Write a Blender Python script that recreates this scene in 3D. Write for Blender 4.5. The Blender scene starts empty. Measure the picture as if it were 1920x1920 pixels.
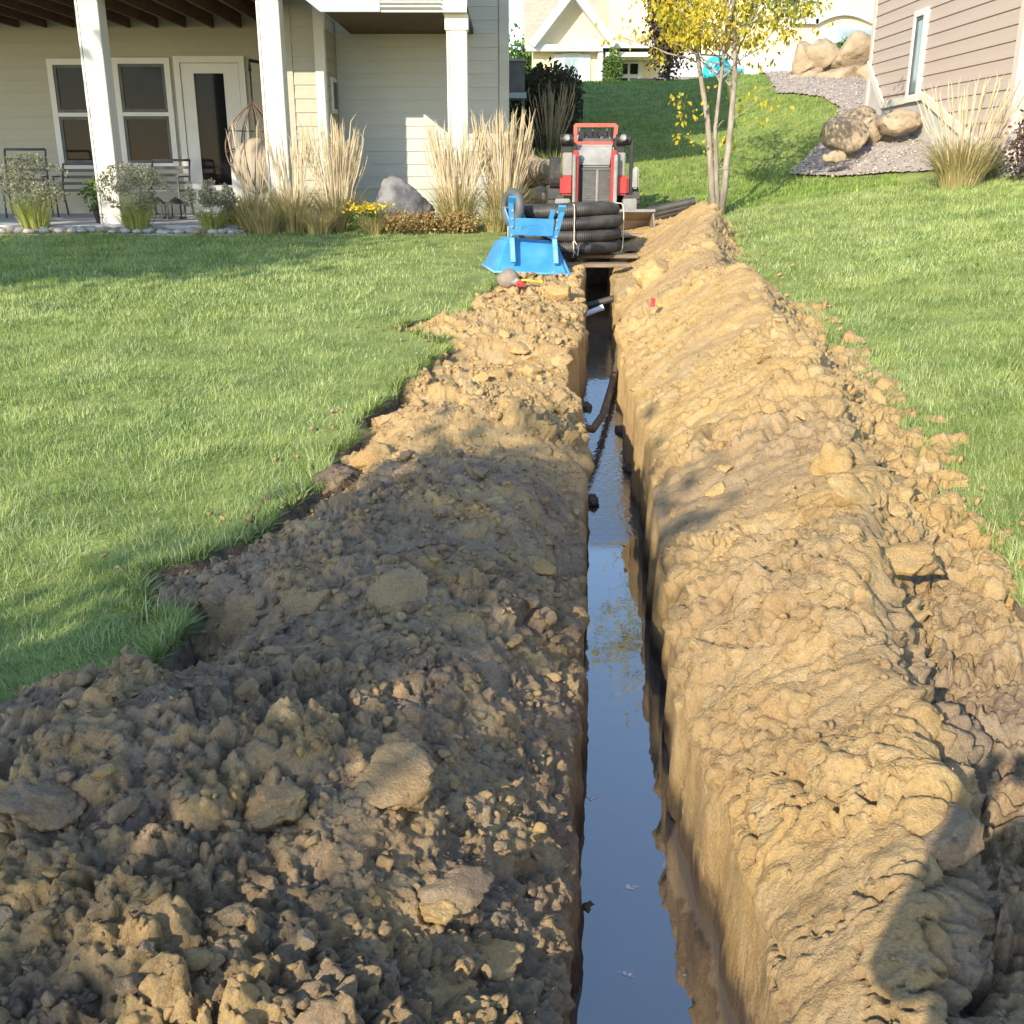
import bpy, bmesh, math, random
import numpy as np
from mathutils import Vector, Matrix, Euler
random.seed(7); RNG = np.random.default_rng(11)
SC = bpy.context.scene; COL = SC.collection
R = math.radians

# ------------------------------------------------------------------ camera, sky, sun, exposure
F = 1950.0; TH = math.atan(650/1950); CT = math.cos(TH); ST = math.sin(TH); H = 1.65   # focal length in photo pixels, pitch, height
cam = bpy.data.cameras.new('camera'); cam.sensor_width = 36; cam.lens = 36*F/1920; cam.clip_end = 600; cam.clip_start = .02
co = bpy.data.objects.new('camera', cam); COL.objects.link(co)
co.location = (0, 0, H); co.rotation_euler = (R(90)-TH, 0, 0); SC.camera = co
SUN_AZ = R(30); SUN_EL = R(25.5)                       # sun stands behind the camera, to the left
w = bpy.data.worlds.new('World'); SC.world = w; w.use_nodes = True
nt = w.node_tree; nt.nodes.clear()
sky = nt.nodes.new('ShaderNodeTexSky'); sky.sky_type = 'NISHITA'; sky.sun_disc = False
sky.sun_elevation = SUN_EL; sky.sun_rotation = R(180)+SUN_AZ; sky.air_density = 1.0; sky.dust_density = .3; sky.ozone_density = 1.4
bg = nt.nodes.new('ShaderNodeBackground'); bg.inputs[1].default_value = .15
wo = nt.nodes.new('ShaderNodeOutputWorld')
nt.links.new(sky.outputs[0], bg.inputs[0]); nt.links.new(bg.outputs[0], wo.inputs[0])
sl = bpy.data.lights.new('sun', 'SUN'); sl.energy = 3.2; sl.angle = R(.5); sl.color = (1, .88, .68)
so = bpy.data.objects.new('sun', sl); COL.objects.link(so)
sd = Vector((-math.sin(SUN_AZ)*math.cos(SUN_EL), -math.cos(SUN_AZ)*math.cos(SUN_EL), math.sin(SUN_EL)))
so.rotation_euler = sd.to_track_quat('Z', 'Y').to_euler(); so.location = sd*40
SC.view_settings.view_transform = 'Standard'; SC.view_settings.look = 'None'
SC.view_settings.exposure = 1.32; SC.view_settings.gamma = 1; SC.view_settings.use_curve_mapping = False
SC.render.engine = 'CYCLES'; SC.cycles.use_denoising = True
SC.cycles.max_bounces = 6; SC.cycles.diffuse_bounces = 3; SC.cycles.transparent_max_bounces = 6

# ------------------------------------------------------------------ pixel helpers (a pixel gives a direction only)
def ray(u, v):
    a = (u-960)/F; b = (960-v)/F
    return Vector((a, CT+b*ST, -ST+b*CT))
def at(u, v, D):
    r = ray(u, v); t = D/r.y
    return Vector((r.x*t, D, H+r.z*t))
def onx(u, v, X):
    r = ray(u, v); t = X/r.x
    return Vector((X, r.y*t, H+r.z*t))

# ------------------------------------------------------------------ noise
def hsh(ix, iy, s):
    n = (ix.astype(np.int64)*374761393 + iy.astype(np.int64)*668265263 + int(s)*2147483647) & 0xffffffff
    n = ((n ^ (n >> 13))*1274126177) & 0xffffffff
    n = ((n ^ (n >> 16))*2246822519) & 0xffffffff
    return ((n ^ (n >> 15)) & 0xffffff)/16777216.0
def vn(x, y, s=0):
    ix = np.floor(x); iy = np.floor(y); fx = x-ix; fy = y-iy
    fx = fx*fx*fx*(fx*(fx*6-15)+10); fy = fy*fy*fy*(fy*(fy*6-15)+10)
    a = hsh(ix, iy, s); b = hsh(ix+1, iy, s); c = hsh(ix, iy+1, s); d = hsh(ix+1, iy+1, s)
    return ((a+(b-a)*fx)*(1-fy)+(c+(d-c)*fx)*fy)*2-1
def fbm(x, y, s=0, o=4):
    t = 0; a = .55
    for i in range(o):
        t = t+a*vn(x*2**i+i*17.3, y*2**i+i*9.1, s+i); a *= .5
    return t
def facets(x, y, s, tilt=1.1, keep=1.0):
    """broken-soil relief: every Voronoi cell is a tilted chip with its own height and a narrow crack round it; returns height, border distance, cell id"""
    x = x+.20*vn(x*2.7, y*2.7, s+20)+.09*vn(x*6.5, y*6.5, s+22); y = y+.20*vn(x*2.7+5, y*2.7, s+21)+.09*vn(x*6.5+5, y*6.5, s+23)
    ix = np.floor(x); iy = np.floor(y)
    F1 = np.full(x.shape, 9.); F2 = np.full(x.shape, 9.); bh = np.zeros(x.shape); bi = np.zeros(x.shape)
    for dx in (-1, 0, 1):
        for dy in (-1, 0, 1):
            cx = ix+dx; cy = iy+dy
            px = cx+hsh(cx, cy, s); py = cy+hsh(cx, cy, s+1)
            ex = x-px; ey = y-py; d = np.sqrt(ex*ex+ey*ey)
            hid = hsh(cx, cy, s+2)
            hh = hid+((hsh(cx, cy, s+3)-.5)*ex+(hsh(cx, cy, s+4)-.5)*ey)*2*tilt-.12*d*d
            m = d < F1
            F2 = np.where(m, F1, np.minimum(F2, d)); bh = np.where(m, hh, bh); bi = np.where(m, hid, bi); F1 = np.where(m, d, F1)
    g = F2-F1; e = np.clip(g/.28, 0, 1)
    return bh-.45*np.exp(-g/.055), e, bi
def facets3(x, y, z, s, tilt=1.1, crack=.45):
    """the same in three dimensions, so steep faces are not stretched"""
    a = vn(x*2.7+z*1.9, y*2.7-z*1.3, s+20); b = vn(x*2.7-z*1.7+5, y*2.7+z*1.1, s+21); c = vn(x*6.5+z*4, y*6.5-z*3, s+22)
    x = x+.2*a+.09*c; y = y+.2*b-.09*c; z = z+.15*(a-b)
    ix = np.floor(x); iy = np.floor(y); iz = np.floor(z)
    F1 = np.full(x.shape, 9., np.float32); F2 = F1.copy(); bx = np.zeros(x.shape, np.float32); by = bx.copy(); bi = bx.copy(); b3 = bx.copy(); b4 = bx.copy()
    for dz in (-1, 0, 1):
        for dx in (-1, 0, 1):
            for dy in (-1, 0, 1):
                cx = ix+dx; cy = (iy+dy)+(iz+dz)*7919; r = hsh(cx, cy, s); k = r*4096; r1 = np.floor(k)/4096; r2 = k-np.floor(k); r3 = hsh(cx, cy, s+1)
                ex = x-cx-r1; ey = y-(iy+dy)-r2; ez = z-(iz+dz)-r3; d = ex*ex+ey*ey+ez*ez
                m = d < F1; F2 = np.where(m, F1, np.minimum(F2, d)); F1 = np.where(m, d, F1)
                bi = np.where(m, r2, bi); bx = np.where(m, ex, bx); by = np.where(m, ey, by); b3 = np.where(m, r1, b3); b4 = np.where(m, r3, b4)
    F1 = np.sqrt(F1); g = np.sqrt(F2)-F1; hid = np.modf(bi*13.7+b3*5.1)[0]
    h = hid+((b3-.5)*bx+(b4-.5)*by)*2*tilt-.12*F1*F1
    return h-crack*np.exp(-g/.055), np.clip(g/.28, 0, 1), hid
def ss(a, b, x):
    t = np.clip((x-a)/(b-a), 0, 1); return t*t*(3-2*t)

# ------------------------------------------------------------------ terrain
XL = np.array([(0, -2.1), (2.25, -2.1), (2.42, -1.8), (2.55, -1.3), (3.0, -1.1), (3.18, -1.13), (3.35, -1.32), (3.58, -1.36), (3.75, -1.15), (4.0, -1.0),
    (4.66, -.9), (5.5, -.8), (6.17, -.70), (7.45, -.44), (7.75, -.5), (8.05, -.83), (8.3, -.8), (8.55, -.45), (10, -.2), (11.4, .23), (12.5, .5), (14.6, .7)])
XR = np.array([(0, 1.9), (2.5, 1.8), (3.24, 1.73), (3.76, 1.72), (4.83, 1.84), (5.65, 1.94), (6.62, 2.04), (8.08, 2.2), (8.5, 2.02), (9.32, 2.06), (10.5, 2.2), (12, 2.5), (13, 2.55), (13.8, 2.3), (14.6, 1.9)])
XC = np.array([(0, .27), (1.2, .29), (2.06, .33), (3, .385), (4.3, .50), (5.35, .57), (7.4, .67), (12.1, 1.0), (14.6, 1.17)])
def xl(y): return np.interp(y, XL[:, 0], XL[:, 1])+.05*vn(y*7, y*0, 5)+.03*vn(y*23, y*0, 6)
def xr(y): return np.interp(y, XR[:, 0], XR[:, 1])+.06*vn(y*6, y*0, 7)+.03*vn(y*21, y*0, 8)
def xc(y): return np.interp(y, XC[:, 0], XC[:, 1])
def lawn0(x, y): return .055*y+.15*np.maximum(0, x-1)*ss(-2, 4, y)
def terr(x, y):
    x = np.asarray(x, float); y = np.asarray(y, float)
    b = lawn0(x, np.minimum(y, 19))
    k = ss(3.6, 6.2, x)
    y0 = 15.2-1.9*k; y1 = 31-4*k
    top = 3.78-.1*k
    t = ss(0, 1, (y-y0)/(y1-y0))*ss(-.6, .6, x+.1*(y-15))
    t = np.where(y > 26, np.maximum(t, ss(26, 32, y)), t)
    b = np.minimum(b, 2.2)
    b = np.where((x < -.2) & (y > 14.4), np.minimum(b, .80), b)
    return b+(top-b)*t+.012*vn(x*1.3, y*1.3, 31)+.006*vn(x*4, y*4, 32)
def ter(x, y): return float(terr(np.array([x]), np.array([y]))[0])
def gp(u, v, off=0):
    r = ray(u, v); t = np.linspace(1, 70, 7000)
    zz = H+r.z*t; g = terr(r.x*t, r.y*t)+off
    i = int(np.argmax(zz <= g)); t = t[i]
    return Vector((r.x*t, r.y*t, float(g[i])))

# ------------------------------------------------------------------ materials
def mat(name, c1, c2=None, scale=6, rough=.8, bump=0., bscale=60, metal=0., spec=.4, detail=5, attr=None, c3=None, dist=0., trans=0., sub=0., stretch=None, lo=.35, hi=.65):
    m = bpy.data.materials.new(name); m.use_nodes = True
    t = m.node_tree; b = t.nodes['Principled BSDF']; L = t.links.new
    b.inputs['Roughness'].default_value = rough; b.inputs['Metallic'].default_value = metal
    b.inputs['Specular IOR Level'].default_value = spec
    if trans: b.inputs['Transmission Weight'].default_value = trans
    if c2 is None and not bump:
        b.inputs['Base Color'].default_value = (*c1, 1); return m
    tc = t.nodes.new('ShaderNodeTexCoord'); src = tc.outputs['Object']
    if stretch:
        mp = t.nodes.new('ShaderNodeMapping'); mp.inputs['Scale'].default_value = stretch; L(src, mp.inputs[0]); src = mp.outputs[0]
    if c2 is None: c2 = tuple(k*.85 for k in c1)
    n = t.nodes.new('ShaderNodeTexNoise'); n.inputs['Scale'].default_value = scale; n.inputs['Detail'].default_value = detail; n.inputs['Distortion'].default_value = dist
    L(src, n.inputs['Vector'])
    rp = t.nodes.new('ShaderNodeValToRGB'); rp.color_ramp.elements[0].position = lo; rp.color_ramp.elements[1].position = hi
    rp.color_ramp.elements[0].color = (*c1, 1); rp.color_ramp.elements[1].color = (*c2, 1)
    L(n.outputs[0], rp.inputs[0]); out = rp.outputs[0]
    if attr:
        a = t.nodes.new('ShaderNodeAttribute'); a.attribute_name = attr
        mx = t.nodes.new('ShaderNodeMix'); mx.data_type = 'RGBA'
        L(a.outputs['Fac'], mx.inputs[0]); L(out, mx.inputs[6]); mx.inputs[7].default_value = (*c3, 1); out = mx.outputs[2]
    L(out, b.inputs['Base Color'])
    if bump:
        n2 = t.nodes.new('ShaderNodeTexNoise'); n2.inputs['Scale'].default_value = bscale; n2.inputs['Detail'].default_value = 6
        L(src, n2.inputs['Vector'])
        bp = t.nodes.new('ShaderNodeBump'); bp.inputs['Strength'].default_value = bump; bp.inputs['Distance'].default_value = .6/bscale
        L(n2.outputs[0], bp.inputs['Height']); L(bp.outputs[0], b.inputs['Normal'])
    return m
def soil_mat():
    m = bpy.data.materials.new('soil'); m.use_nodes = True
    t = m.node_tree; b = t.nodes['Principled BSDF']; L = t.links.new
    tc = t.nodes.new('ShaderNodeNewGeometry')
    def noise(s, d=6, rg=.6):
        n = t.nodes.new('ShaderNodeTexNoise'); n.inputs['Scale'].default_value = s; n.inputs['Detail'].default_value = d; n.inputs['Roughness'].default_value = rg
        L(tc.outputs['Position'], n.inputs['Vector']); return n.outputs[0]
    def ramp(f, pts):
        r = t.nodes.new('ShaderNodeValToRGB'); e = r.color_ramp.elements
        while len(e) < len(pts): e.new(.5)
        for k, (p, c) in zip(e, pts): k.position = p; k.color = (*c, 1)
        L(f, r.inputs[0]); return r.outputs[0]
    def mix(f, a, c, typ='MIX'):
        x = t.nodes.new('ShaderNodeMix'); x.data_type = 'RGBA'; x.blend_type = typ
        if hasattr(f, 'links'): L(f, x.inputs[0])
        else: x.inputs[0].default_value = f
        L(a, x.inputs[6])
        if hasattr(c, 'links'): L(c, x.inputs[7])
        else: x.inputs[7].default_value = (*c, 1)
        return x.outputs[2]
    def att(n):
        a = t.nodes.new('ShaderNodeAttribute'); a.attribute_name = n; return a.outputs['Fac']
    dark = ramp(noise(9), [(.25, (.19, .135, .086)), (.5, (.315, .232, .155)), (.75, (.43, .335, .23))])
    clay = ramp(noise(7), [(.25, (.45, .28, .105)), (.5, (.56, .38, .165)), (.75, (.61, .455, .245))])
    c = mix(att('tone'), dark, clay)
    fine = ramp(noise(95, 8, .75), [(.3, (.62, .62, .62)), (.7, (1.22, 1.22, 1.22))])
    c = mix(.8, c, fine, 'MULTIPLY')
    c = mix(att('wet'), c, (.085, .06, .038))
    L(c, b.inputs['Base Color'])
    rr = t.nodes.new('ShaderNodeMapRange'); rr.inputs[3].default_value = .92; rr.inputs[4].default_value = .45
    L(att('wet'), rr.inputs[0]); L(rr.outputs[0], b.inputs['Roughness']); b.inputs['Specular IOR Level'].default_value = .25
    bp = t.nodes.new('ShaderNodeBump'); bp.inputs['Strength'].default_value = 1; bp.inputs['Distance'].default_value = .014
    L(noise(130, 8, .7), bp.inputs['Height']); L(bp.outputs[0], b.inputs['Normal'])
    return m
SOIL = soil_mat()
def blade_mat(name, c1, c2, c3, sc=.9, tl=.35):
    """grass blades: colour patches across the ground, plus a random value for each blade"""
    m = bpy.data.materials.new(name); m.use_nodes = True
    t = m.node_tree; b = t.nodes['Principled BSDF']; L = t.links.new
    tc = t.nodes.new('ShaderNodeTexCoord'); n = t.nodes.new('ShaderNodeTexNoise'); n.inputs['Scale'].default_value = sc; n.inputs['Detail'].default_value = 4
    L(tc.outputs['Object'], n.inputs['Vector'])
    r = t.nodes.new('ShaderNodeValToRGB'); r.color_ramp.elements[0].position = .36; r.color_ramp.elements[1].position = .66
    r.color_ramp.elements[0].color = (*c1, 1); r.color_ramp.elements[1].color = (*c2, 1); L(n.outputs[0], r.inputs[0])
    a = t.nodes.new('ShaderNodeAttribute'); a.attribute_name = 'rnd'
    x = t.nodes.new('ShaderNodeMix'); x.data_type = 'RGBA'; L(a.outputs['Fac'], x.inputs[0]); L(r.outputs[0], x.inputs[6]); x.inputs[7].default_value = (*c3, 1)
    L(x.outputs[2], b.inputs['Base Color']); b.inputs['Roughness'].default_value = .55; b.inputs['Specular IOR Level'].default_value = .3
    tr = t.nodes.new('ShaderNodeBsdfTranslucent'); L(x.outputs[2], tr.inputs[0])
    ms = t.nodes.new('ShaderNodeMixShader'); ms.inputs[0].default_value = tl
    L(b.outputs[0], ms.inputs[1]); L(tr.outputs[0], ms.inputs[2]); L(ms.outputs[0], t.nodes['Material Output'].inputs[0])
    return m
M = dict(
    grass=blade_mat('grass', (.14, .235, .04), (.34, .425, .105), (.54, .58, .31), 2.4),
    sod=mat('sod', (.13, .18, .045), (.24, .29, .08), 3.5, .95, .8, 60, detail=8),
    turf_edge=mat('turf_edge', (.09, .066, .042), (.19, .145, .095), 26, .95, 1, 60),
    white=mat('white_paint', (.66, .66, .64), (.62, .62, .60), 3, .55),
    trim=mat('house_trim', (.62, .60, .54), (.58, .56, .50), 2, .6, .1, 30),
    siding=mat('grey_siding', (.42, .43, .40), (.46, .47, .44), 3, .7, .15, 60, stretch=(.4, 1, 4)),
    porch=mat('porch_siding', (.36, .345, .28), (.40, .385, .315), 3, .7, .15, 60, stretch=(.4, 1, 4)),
    tan=mat('tan_siding', (.44, .36, .32), (.48, .40, .355), 3, .7, .15, 60, stretch=(1, .4, 4)),
    fascia=mat('fascia', (.30, .36, .40), (.33, .39, .43), 2, .6),
    wood=mat('deck_wood', (.085, .05, .032), (.13, .08, .048), 5, .8, .3, 30, stretch=(8, .6, 8)),
    glass=mat('dark_glass', (.012, .013, .016), None, rough=.06, spec=.10),
    pane=mat('pale_glass', (.16, .22, .26), (.30, .36, .38), 1.5, .08, spec=.8),
    concrete=mat('concrete', (.40, .39, .38), (.48, .47, .46), 5, .9, .3, 80),
    blackm=mat('black_metal', (.02, .02, .022), (.035, .035, .037), 10, .5, metal=.2),
    dgrey=mat('dark_grey', (.07, .075, .08), (.10, .105, .11), 6, .55),
    red=mat('red_paint', (.40, .028, .032), (.34, .045, .04), 5, .38, .1, 40),
    orange=mat('faded_red', (.46, .075, .05), (.40, .10, .075), 8, .5),
    grey=mat('grey_paint', (.20, .197, .19), (.26, .253, .245), 9, .5, .1, 30),
    hood=mat('hood_metal', (.36, .36, .345), (.24, .235, .225), 4, .42, .1, 20, metal=.25),
    mesh=mat('grille', (.075, .072, .07), (.13, .125, .12), 14, .6, .5, 300),
    steel=mat('worn_steel', (.25, .20, .16), (.36, .30, .25), 7, .5, .25, 50, metal=.35),
    rubber=mat('rubber', (.028, .028, .028), (.06, .055, .05), 12, .75, .3, 60),
    pipe=mat('black_pipe', (.028, .027, .027), (.075, .068, .06), 6, .5),
    blue=mat('blue_paint', (.03, .20, .45), (.07, .27, .49), 4, .42, .12, 30),
    blue2=mat('scuffed_blue', (.20, .36, .52), (.11, .36, .64), 9, .5, .1, 40, lo=.4, hi=.6),
    twine=mat('twine', (.62, .58, .50), (.5, .46, .38), 20, .9),
    plank=mat('plank', (.30, .22, .15), (.20, .14, .09), 4, .85, .5, 40, stretch=(1, 8, 8)),
    pvc=mat('pvc', (.74, .78, .82), (.55, .66, .80), 5, .4),
    redplastic=mat('red_plastic', (.60, .06, .06), (.5, .04, .05), 8, .5),
    yellow=mat('yellow_plastic', (.78, .55, .05), (.7, .47, .04), 8, .5),
    boulder=mat('tan_boulder', (.40, .32, .22), (.26, .20, .14), 3, .9, .6, 18, lo=.38, hi=.72),
    boulder2=mat('grey_boulder', (.20, .20, .205), (.085, .085, .095), 3.5, .85, .6, 20, lo=.42, hi=.62),
    gravel=mat('gravel', (.27, .235, .21), (.40, .36, .33), 26, .95, .8, 60, lo=.4, hi=.6),
    cobble=mat('cobble_stone', (.36, .33, .30), (.46, .43, .40), 9, .85, .4, 30),
    bark=mat('pale_bark', (.34, .30, .25), (.20, .17, .14), 14, .9, .6, 40, stretch=(1, 1, .3)),
    bark2=mat('dark_bark', (.09, .07, .05), (.14, .11, .08), 8, .95, .6, 30),
    cream=mat('cream_wall', (.66, .55, .34), (.70, .59, .38), 2, .8, .15, 30),
    shingle=mat('tan_shingle', (.40, .33, .24), (.48, .41, .31), 4, .9, .5, 30),
    brownwall=mat('brown_wall', (.22, .16, .12), (.26, .19, .15), 3, .8),
    trailer=mat('trailer_white', (.82, .82, .82), (.78, .78, .79), 2, .4),
    teal=mat('teal_print', (.02, .42, .52), None, rough=.5),
    asphalt=mat('asphalt', (.06, .06, .062), (.08, .08, .08), 20, .95, .4, 80),
    cushion=mat('cushion', (.34, .29, .23), (.28, .24, .19), 8, .95, .4, 60),
    skin=mat('skin', (.45, .27, .19), None, rough=.6), cloth=mat('cloth', (.06, .08, .12), (.08, .10, .15), 12, .9),
    lime=blade_mat('lime_stem', (.26, .34, .07), (.40, .44, .10), (.50, .50, .20), 3),
    sage=blade_mat('sage_leaf', (.15, .17, .10), (.24, .25, .15), (.36, .35, .24), 4),
    green=blade_mat('green_leaf', (.04, .10, .02), (.10, .20, .04), (.20, .28, .07), 4),
    straw=blade_mat('straw_blade', (.28, .28, .10), (.46, .38, .17), (.62, .52, .28), 4),
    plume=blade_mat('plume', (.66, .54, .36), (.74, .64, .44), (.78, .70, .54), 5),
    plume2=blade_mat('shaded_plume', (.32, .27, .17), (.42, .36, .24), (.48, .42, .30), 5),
    rust=blade_mat('rust_leaf', (.30, .16, .06), (.42, .25, .09), (.36, .34, .14), 5),
    gold=blade_mat('gold_flower', (.80, .52, .02), (.85, .62, .03), (.7, .6, .1), 5),
    yleaf=blade_mat('yellow_leaf', (.60, .46, .03), (.70, .56, .06), (.48, .42, .05), 5, .45),
    gleaf=blade_mat('tree_leaf', (.16, .22, .03), (.30, .34, .05), (.55, .48, .06), 3, .45),
    plum=blade_mat('plum_leaf', (.055, .036, .034), (.10, .065, .055), (.17, .12, .09), 4),
    ever=blade_mat('evergreen', (.035, .045, .025), (.065, .075, .04), (.10, .10, .06), 4),
)

# ------------------------------------------------------------------ mesh builder
def tag(o, label=None, cat=None, group=None, kind=None):
    for k, v in (('label', label), ('category', cat), ('group', group), ('kind', kind)):
        if v: o[k] = v
    return o
def empty(name, loc, label=None, cat=None, group=None, rz=0):
    o = bpy.data.objects.new(name, None); COL.objects.link(o); o.location = loc; o.rotation_euler.z = rz; o.empty_display_size = .1
    return tag(o, label, cat, group)
def link(name, me, m, parent=None, smooth=False):
    for k in (m if isinstance(m, (list, tuple)) else [m]):
        if len(me.materials) < (len(m) if isinstance(m, (list, tuple)) else 1): me.materials.append(k)
    if smooth: me.polygons.foreach_set('use_smooth', np.ones(len(me.polygons), bool))
    o = bpy.data.objects.new(name, me); COL.objects.link(o); o.parent = parent
    return o
def npmesh(name, V, Fc, attrs=None, mi=None):
    """V (n,3), Fc list of arrays (k,3) or (k,4)"""
    me = bpy.data.meshes.new(name)
    if not isinstance(Fc, list): Fc = [Fc]
    loops = np.concatenate([f.ravel() for f in Fc]).astype(np.int32)
    tot = np.concatenate([np.full(len(f), f.shape[1], np.int32) for f in Fc]); st = np.concatenate([[0], np.cumsum(tot)[:-1]]).astype(np.int32)
    me.vertices.add(len(V)); me.vertices.foreach_set('co', np.asarray(V, np.float32).ravel())
    me.loops.add(len(loops)); me.loops.foreach_set('vertex_index', loops)
    me.polygons.add(len(tot)); me.polygons.foreach_set('loop_start', st)
    try: me.polygons.foreach_set('loop_total', tot)
    except Exception: pass
    if mi is not None: me.polygons.foreach_set('material_index', np.asarray(mi, np.int32))
    for k, a in (attrs or {}).items():
        at_ = me.attributes.new(k, 'FLOAT', 'POINT'); at_.data.foreach_set('value', np.asarray(a, np.float32))
    me.update(calc_edges=True); me.validate()
    return me
class MB:
    def __init__(s): s.v = []; s.f = []
    def add(s, vs, fs):
        n = len(s.v); s.v += [tuple(v) for v in vs]; s.f += [tuple(i+n for i in f) for f in fs]; return s
    def box(s, c, d, rot=None):
        c = Vector(c); m = Euler(rot).to_matrix() if rot else Matrix.Identity(3)
        vs = [c+m @ Vector((x*d[0]/2, y*d[1]/2, z*d[2]/2)) for x in (-1, 1) for y in (-1, 1) for z in (-1, 1)]
        return s.add(vs, [(0, 1, 3, 2), (4, 6, 7, 5), (0, 4, 5, 1), (2, 3, 7, 6), (0, 2, 6, 4), (1, 5, 7, 3)])
    def bx(s, x0, x1, y0, y1, z0, z1): return s.box(((x0+x1)/2, (y0+y1)/2, (z0+z1)/2), (abs(x1-x0), abs(y1-y0), abs(z1-z0)))
    def tube(s, P, r, n=8, caps=True, closed=False):
        P = [Vector(p) for p in P]; k = len(P); rr = r if isinstance(r, (list, tuple)) else [r]*k
        vs = []; fs = []; up = None
        for i, p in enumerate(P):
            if closed: d = P[(i+1) % k]-P[i-1]
            else: d = P[min(i+1, k-1)]-P[max(i-1, 0)]
            d.normalize()
            if up is None: up = Vector((0, 0, 1)) if abs(d.z) < .9 else Vector((1, 0, 0))
            a = d.cross(up); a.normalize(); b = a.cross(d); up = b
            for j in range(n):
                t = 2*math.pi*j/n; vs.append(p+(a*math.cos(t)+b*math.sin(t))*rr[i])
        for i in range(k if closed else k-1):
            for j in range(n):
                fs.append((i*n+j, i*n+(j+1) % n, ((i+1) % k)*n+(j+1) % n, ((i+1) % k)*n+j))
        if caps and not closed: fs += [tuple(range(n))[::-1], tuple((k-1)*n+j for j in range(n))]
        return s.add(vs, fs)
    def prism(s, poly, ext):
        n = len(poly); P = [Vector(p) for p in poly]; e = Vector(ext)
        return s.add(P+[p+e for p in P], [tuple(range(n))[::-1], tuple(range(n, 2*n))]+[(i, (i+1) % n, n+(i+1) % n, n+i) for i in range(n)])
    def bar(s, a, b, wd, th, side=(1, 0, 0)):
        a = Vector(a); b = Vector(b); d = (b-a).normalized(); sx = Vector(side); sx = (sx-d*sx.dot(d)).normalized(); t = d.cross(sx)
        q = [sx*(wd/2)*i+t*(th/2)*j for i, j in ((-1, -1), (1, -1), (1, 1), (-1, 1))]
        return s.prism([a+k for k in q], b-a)
    def build(s, name, m, parent=None, org=None, smooth=False, bevel=0, seg=2):
        me = bpy.data.meshes.new(name); o_ = Vector(org) if org is not None else Vector()
        me.from_pydata([Vector(v)-o_ for v in s.v], [], s.f)
        if bevel:
            b = bmesh.new(); b.from_mesh(me); bmesh.ops.recalc_face_normals(b, faces=b.faces)
            bmesh.ops.bevel(b, geom=list(b.edges), offset=bevel, segments=seg, affect='EDGES', clamp_overlap=True); b.to_mesh(me); b.free()
        else:
            b = bmesh.new(); b.from_mesh(me); bmesh.ops.recalc_face_normals(b, faces=b.faces); b.to_mesh(me); b.free()
        return link(name, me, m, parent, smooth)
_ico = {}
def ico(sub):
    if sub not in _ico:
        b = bmesh.new(); bmesh.ops.create_icosphere(b, subdivisions=sub, radius=1)
        _ico[sub] = (np.array([v.co[:] for v in b.verts]), np.array([[v.index for v in f.verts] for f in b.faces])); b.free()
    return _ico[sub]
def rockv(seed, sub=3, planes=9, lo=.55, hi=.9, rough=.05, soft=0):
    V, Fc = ico(sub); V = V.copy(); g = np.random.default_rng(seed)
    for i in range(planes):
        n = g.normal(size=3); n /= np.linalg.norm(n); c = g.uniform(lo, hi); d = V @ n
        m = d > c; V[m] -= np.outer((d[m]-c)*(1-soft), n)
    n3 = fbm(V[:, 0]*2.2+seed, V[:, 1]*2.2+V[:, 2]*1.7, seed, 4)+.6*vn(V[:, 0]*7+V[:, 2]*5, V[:, 1]*7-V[:, 2]*4, seed)
    V *= (1+rough*(n3+.5*vn(V[:, 0]*15+V[:, 2]*9, V[:, 1]*15-V[:, 2]*11, seed+5)))[:, None]
    return V, Fc
def rock(name, loc, size, seed, m, label=None, cat=None, group=None, parent=None, sub=4, rot=None, planes=9, rough=.05, soft=.35, kind=None, lo=.6, hi=.92, smooth=True):
    V, Fc = rockv(seed, sub, planes, lo, hi, rough, soft)
    if name == 'boulder': V = V*(.95+.10*facets3(V[:, 0]*1.1+seed, V[:, 1]*1.1, V[:, 2]*1.1, seed, 1.0, .25)[0]+.035*facets3(V[:, 0]*3, V[:, 1]*3, V[:, 2]*3, seed+1, 1.0, .2)[0])[:, None]
    me = npmesh(name, V*np.array(size), Fc); o = link(name, me, m, parent, smooth); o.location = loc
    g = random.Random(seed); o.rotation_euler = rot if rot is not None else (g.uniform(-.15, .15), g.uniform(-.15, .15), g.uniform(0, 6.28))
    return tag(o, label, cat, group, kind)
def text(body, size, name, m, parent, loc, rot, ext=.002, org=None, align='CENTER'):
    c = bpy.data.curves.new(name, 'FONT'); c.body = body; c.size = size; c.extrude = ext; c.align_x = align; c.align_y = 'CENTER'
    o = bpy.data.objects.new(name, c); COL.objects.link(o)
    me = bpy.data.meshes.new_from_object(o.evaluated_get(bpy.context.evaluated_depsgraph_get()))
    bpy.data.objects.remove(o); q = link(name, me, m, parent); q.location = Vector(loc)-(Vector(org) if org is not None else Vector()); q.rotation_euler = rot
    return q
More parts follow.
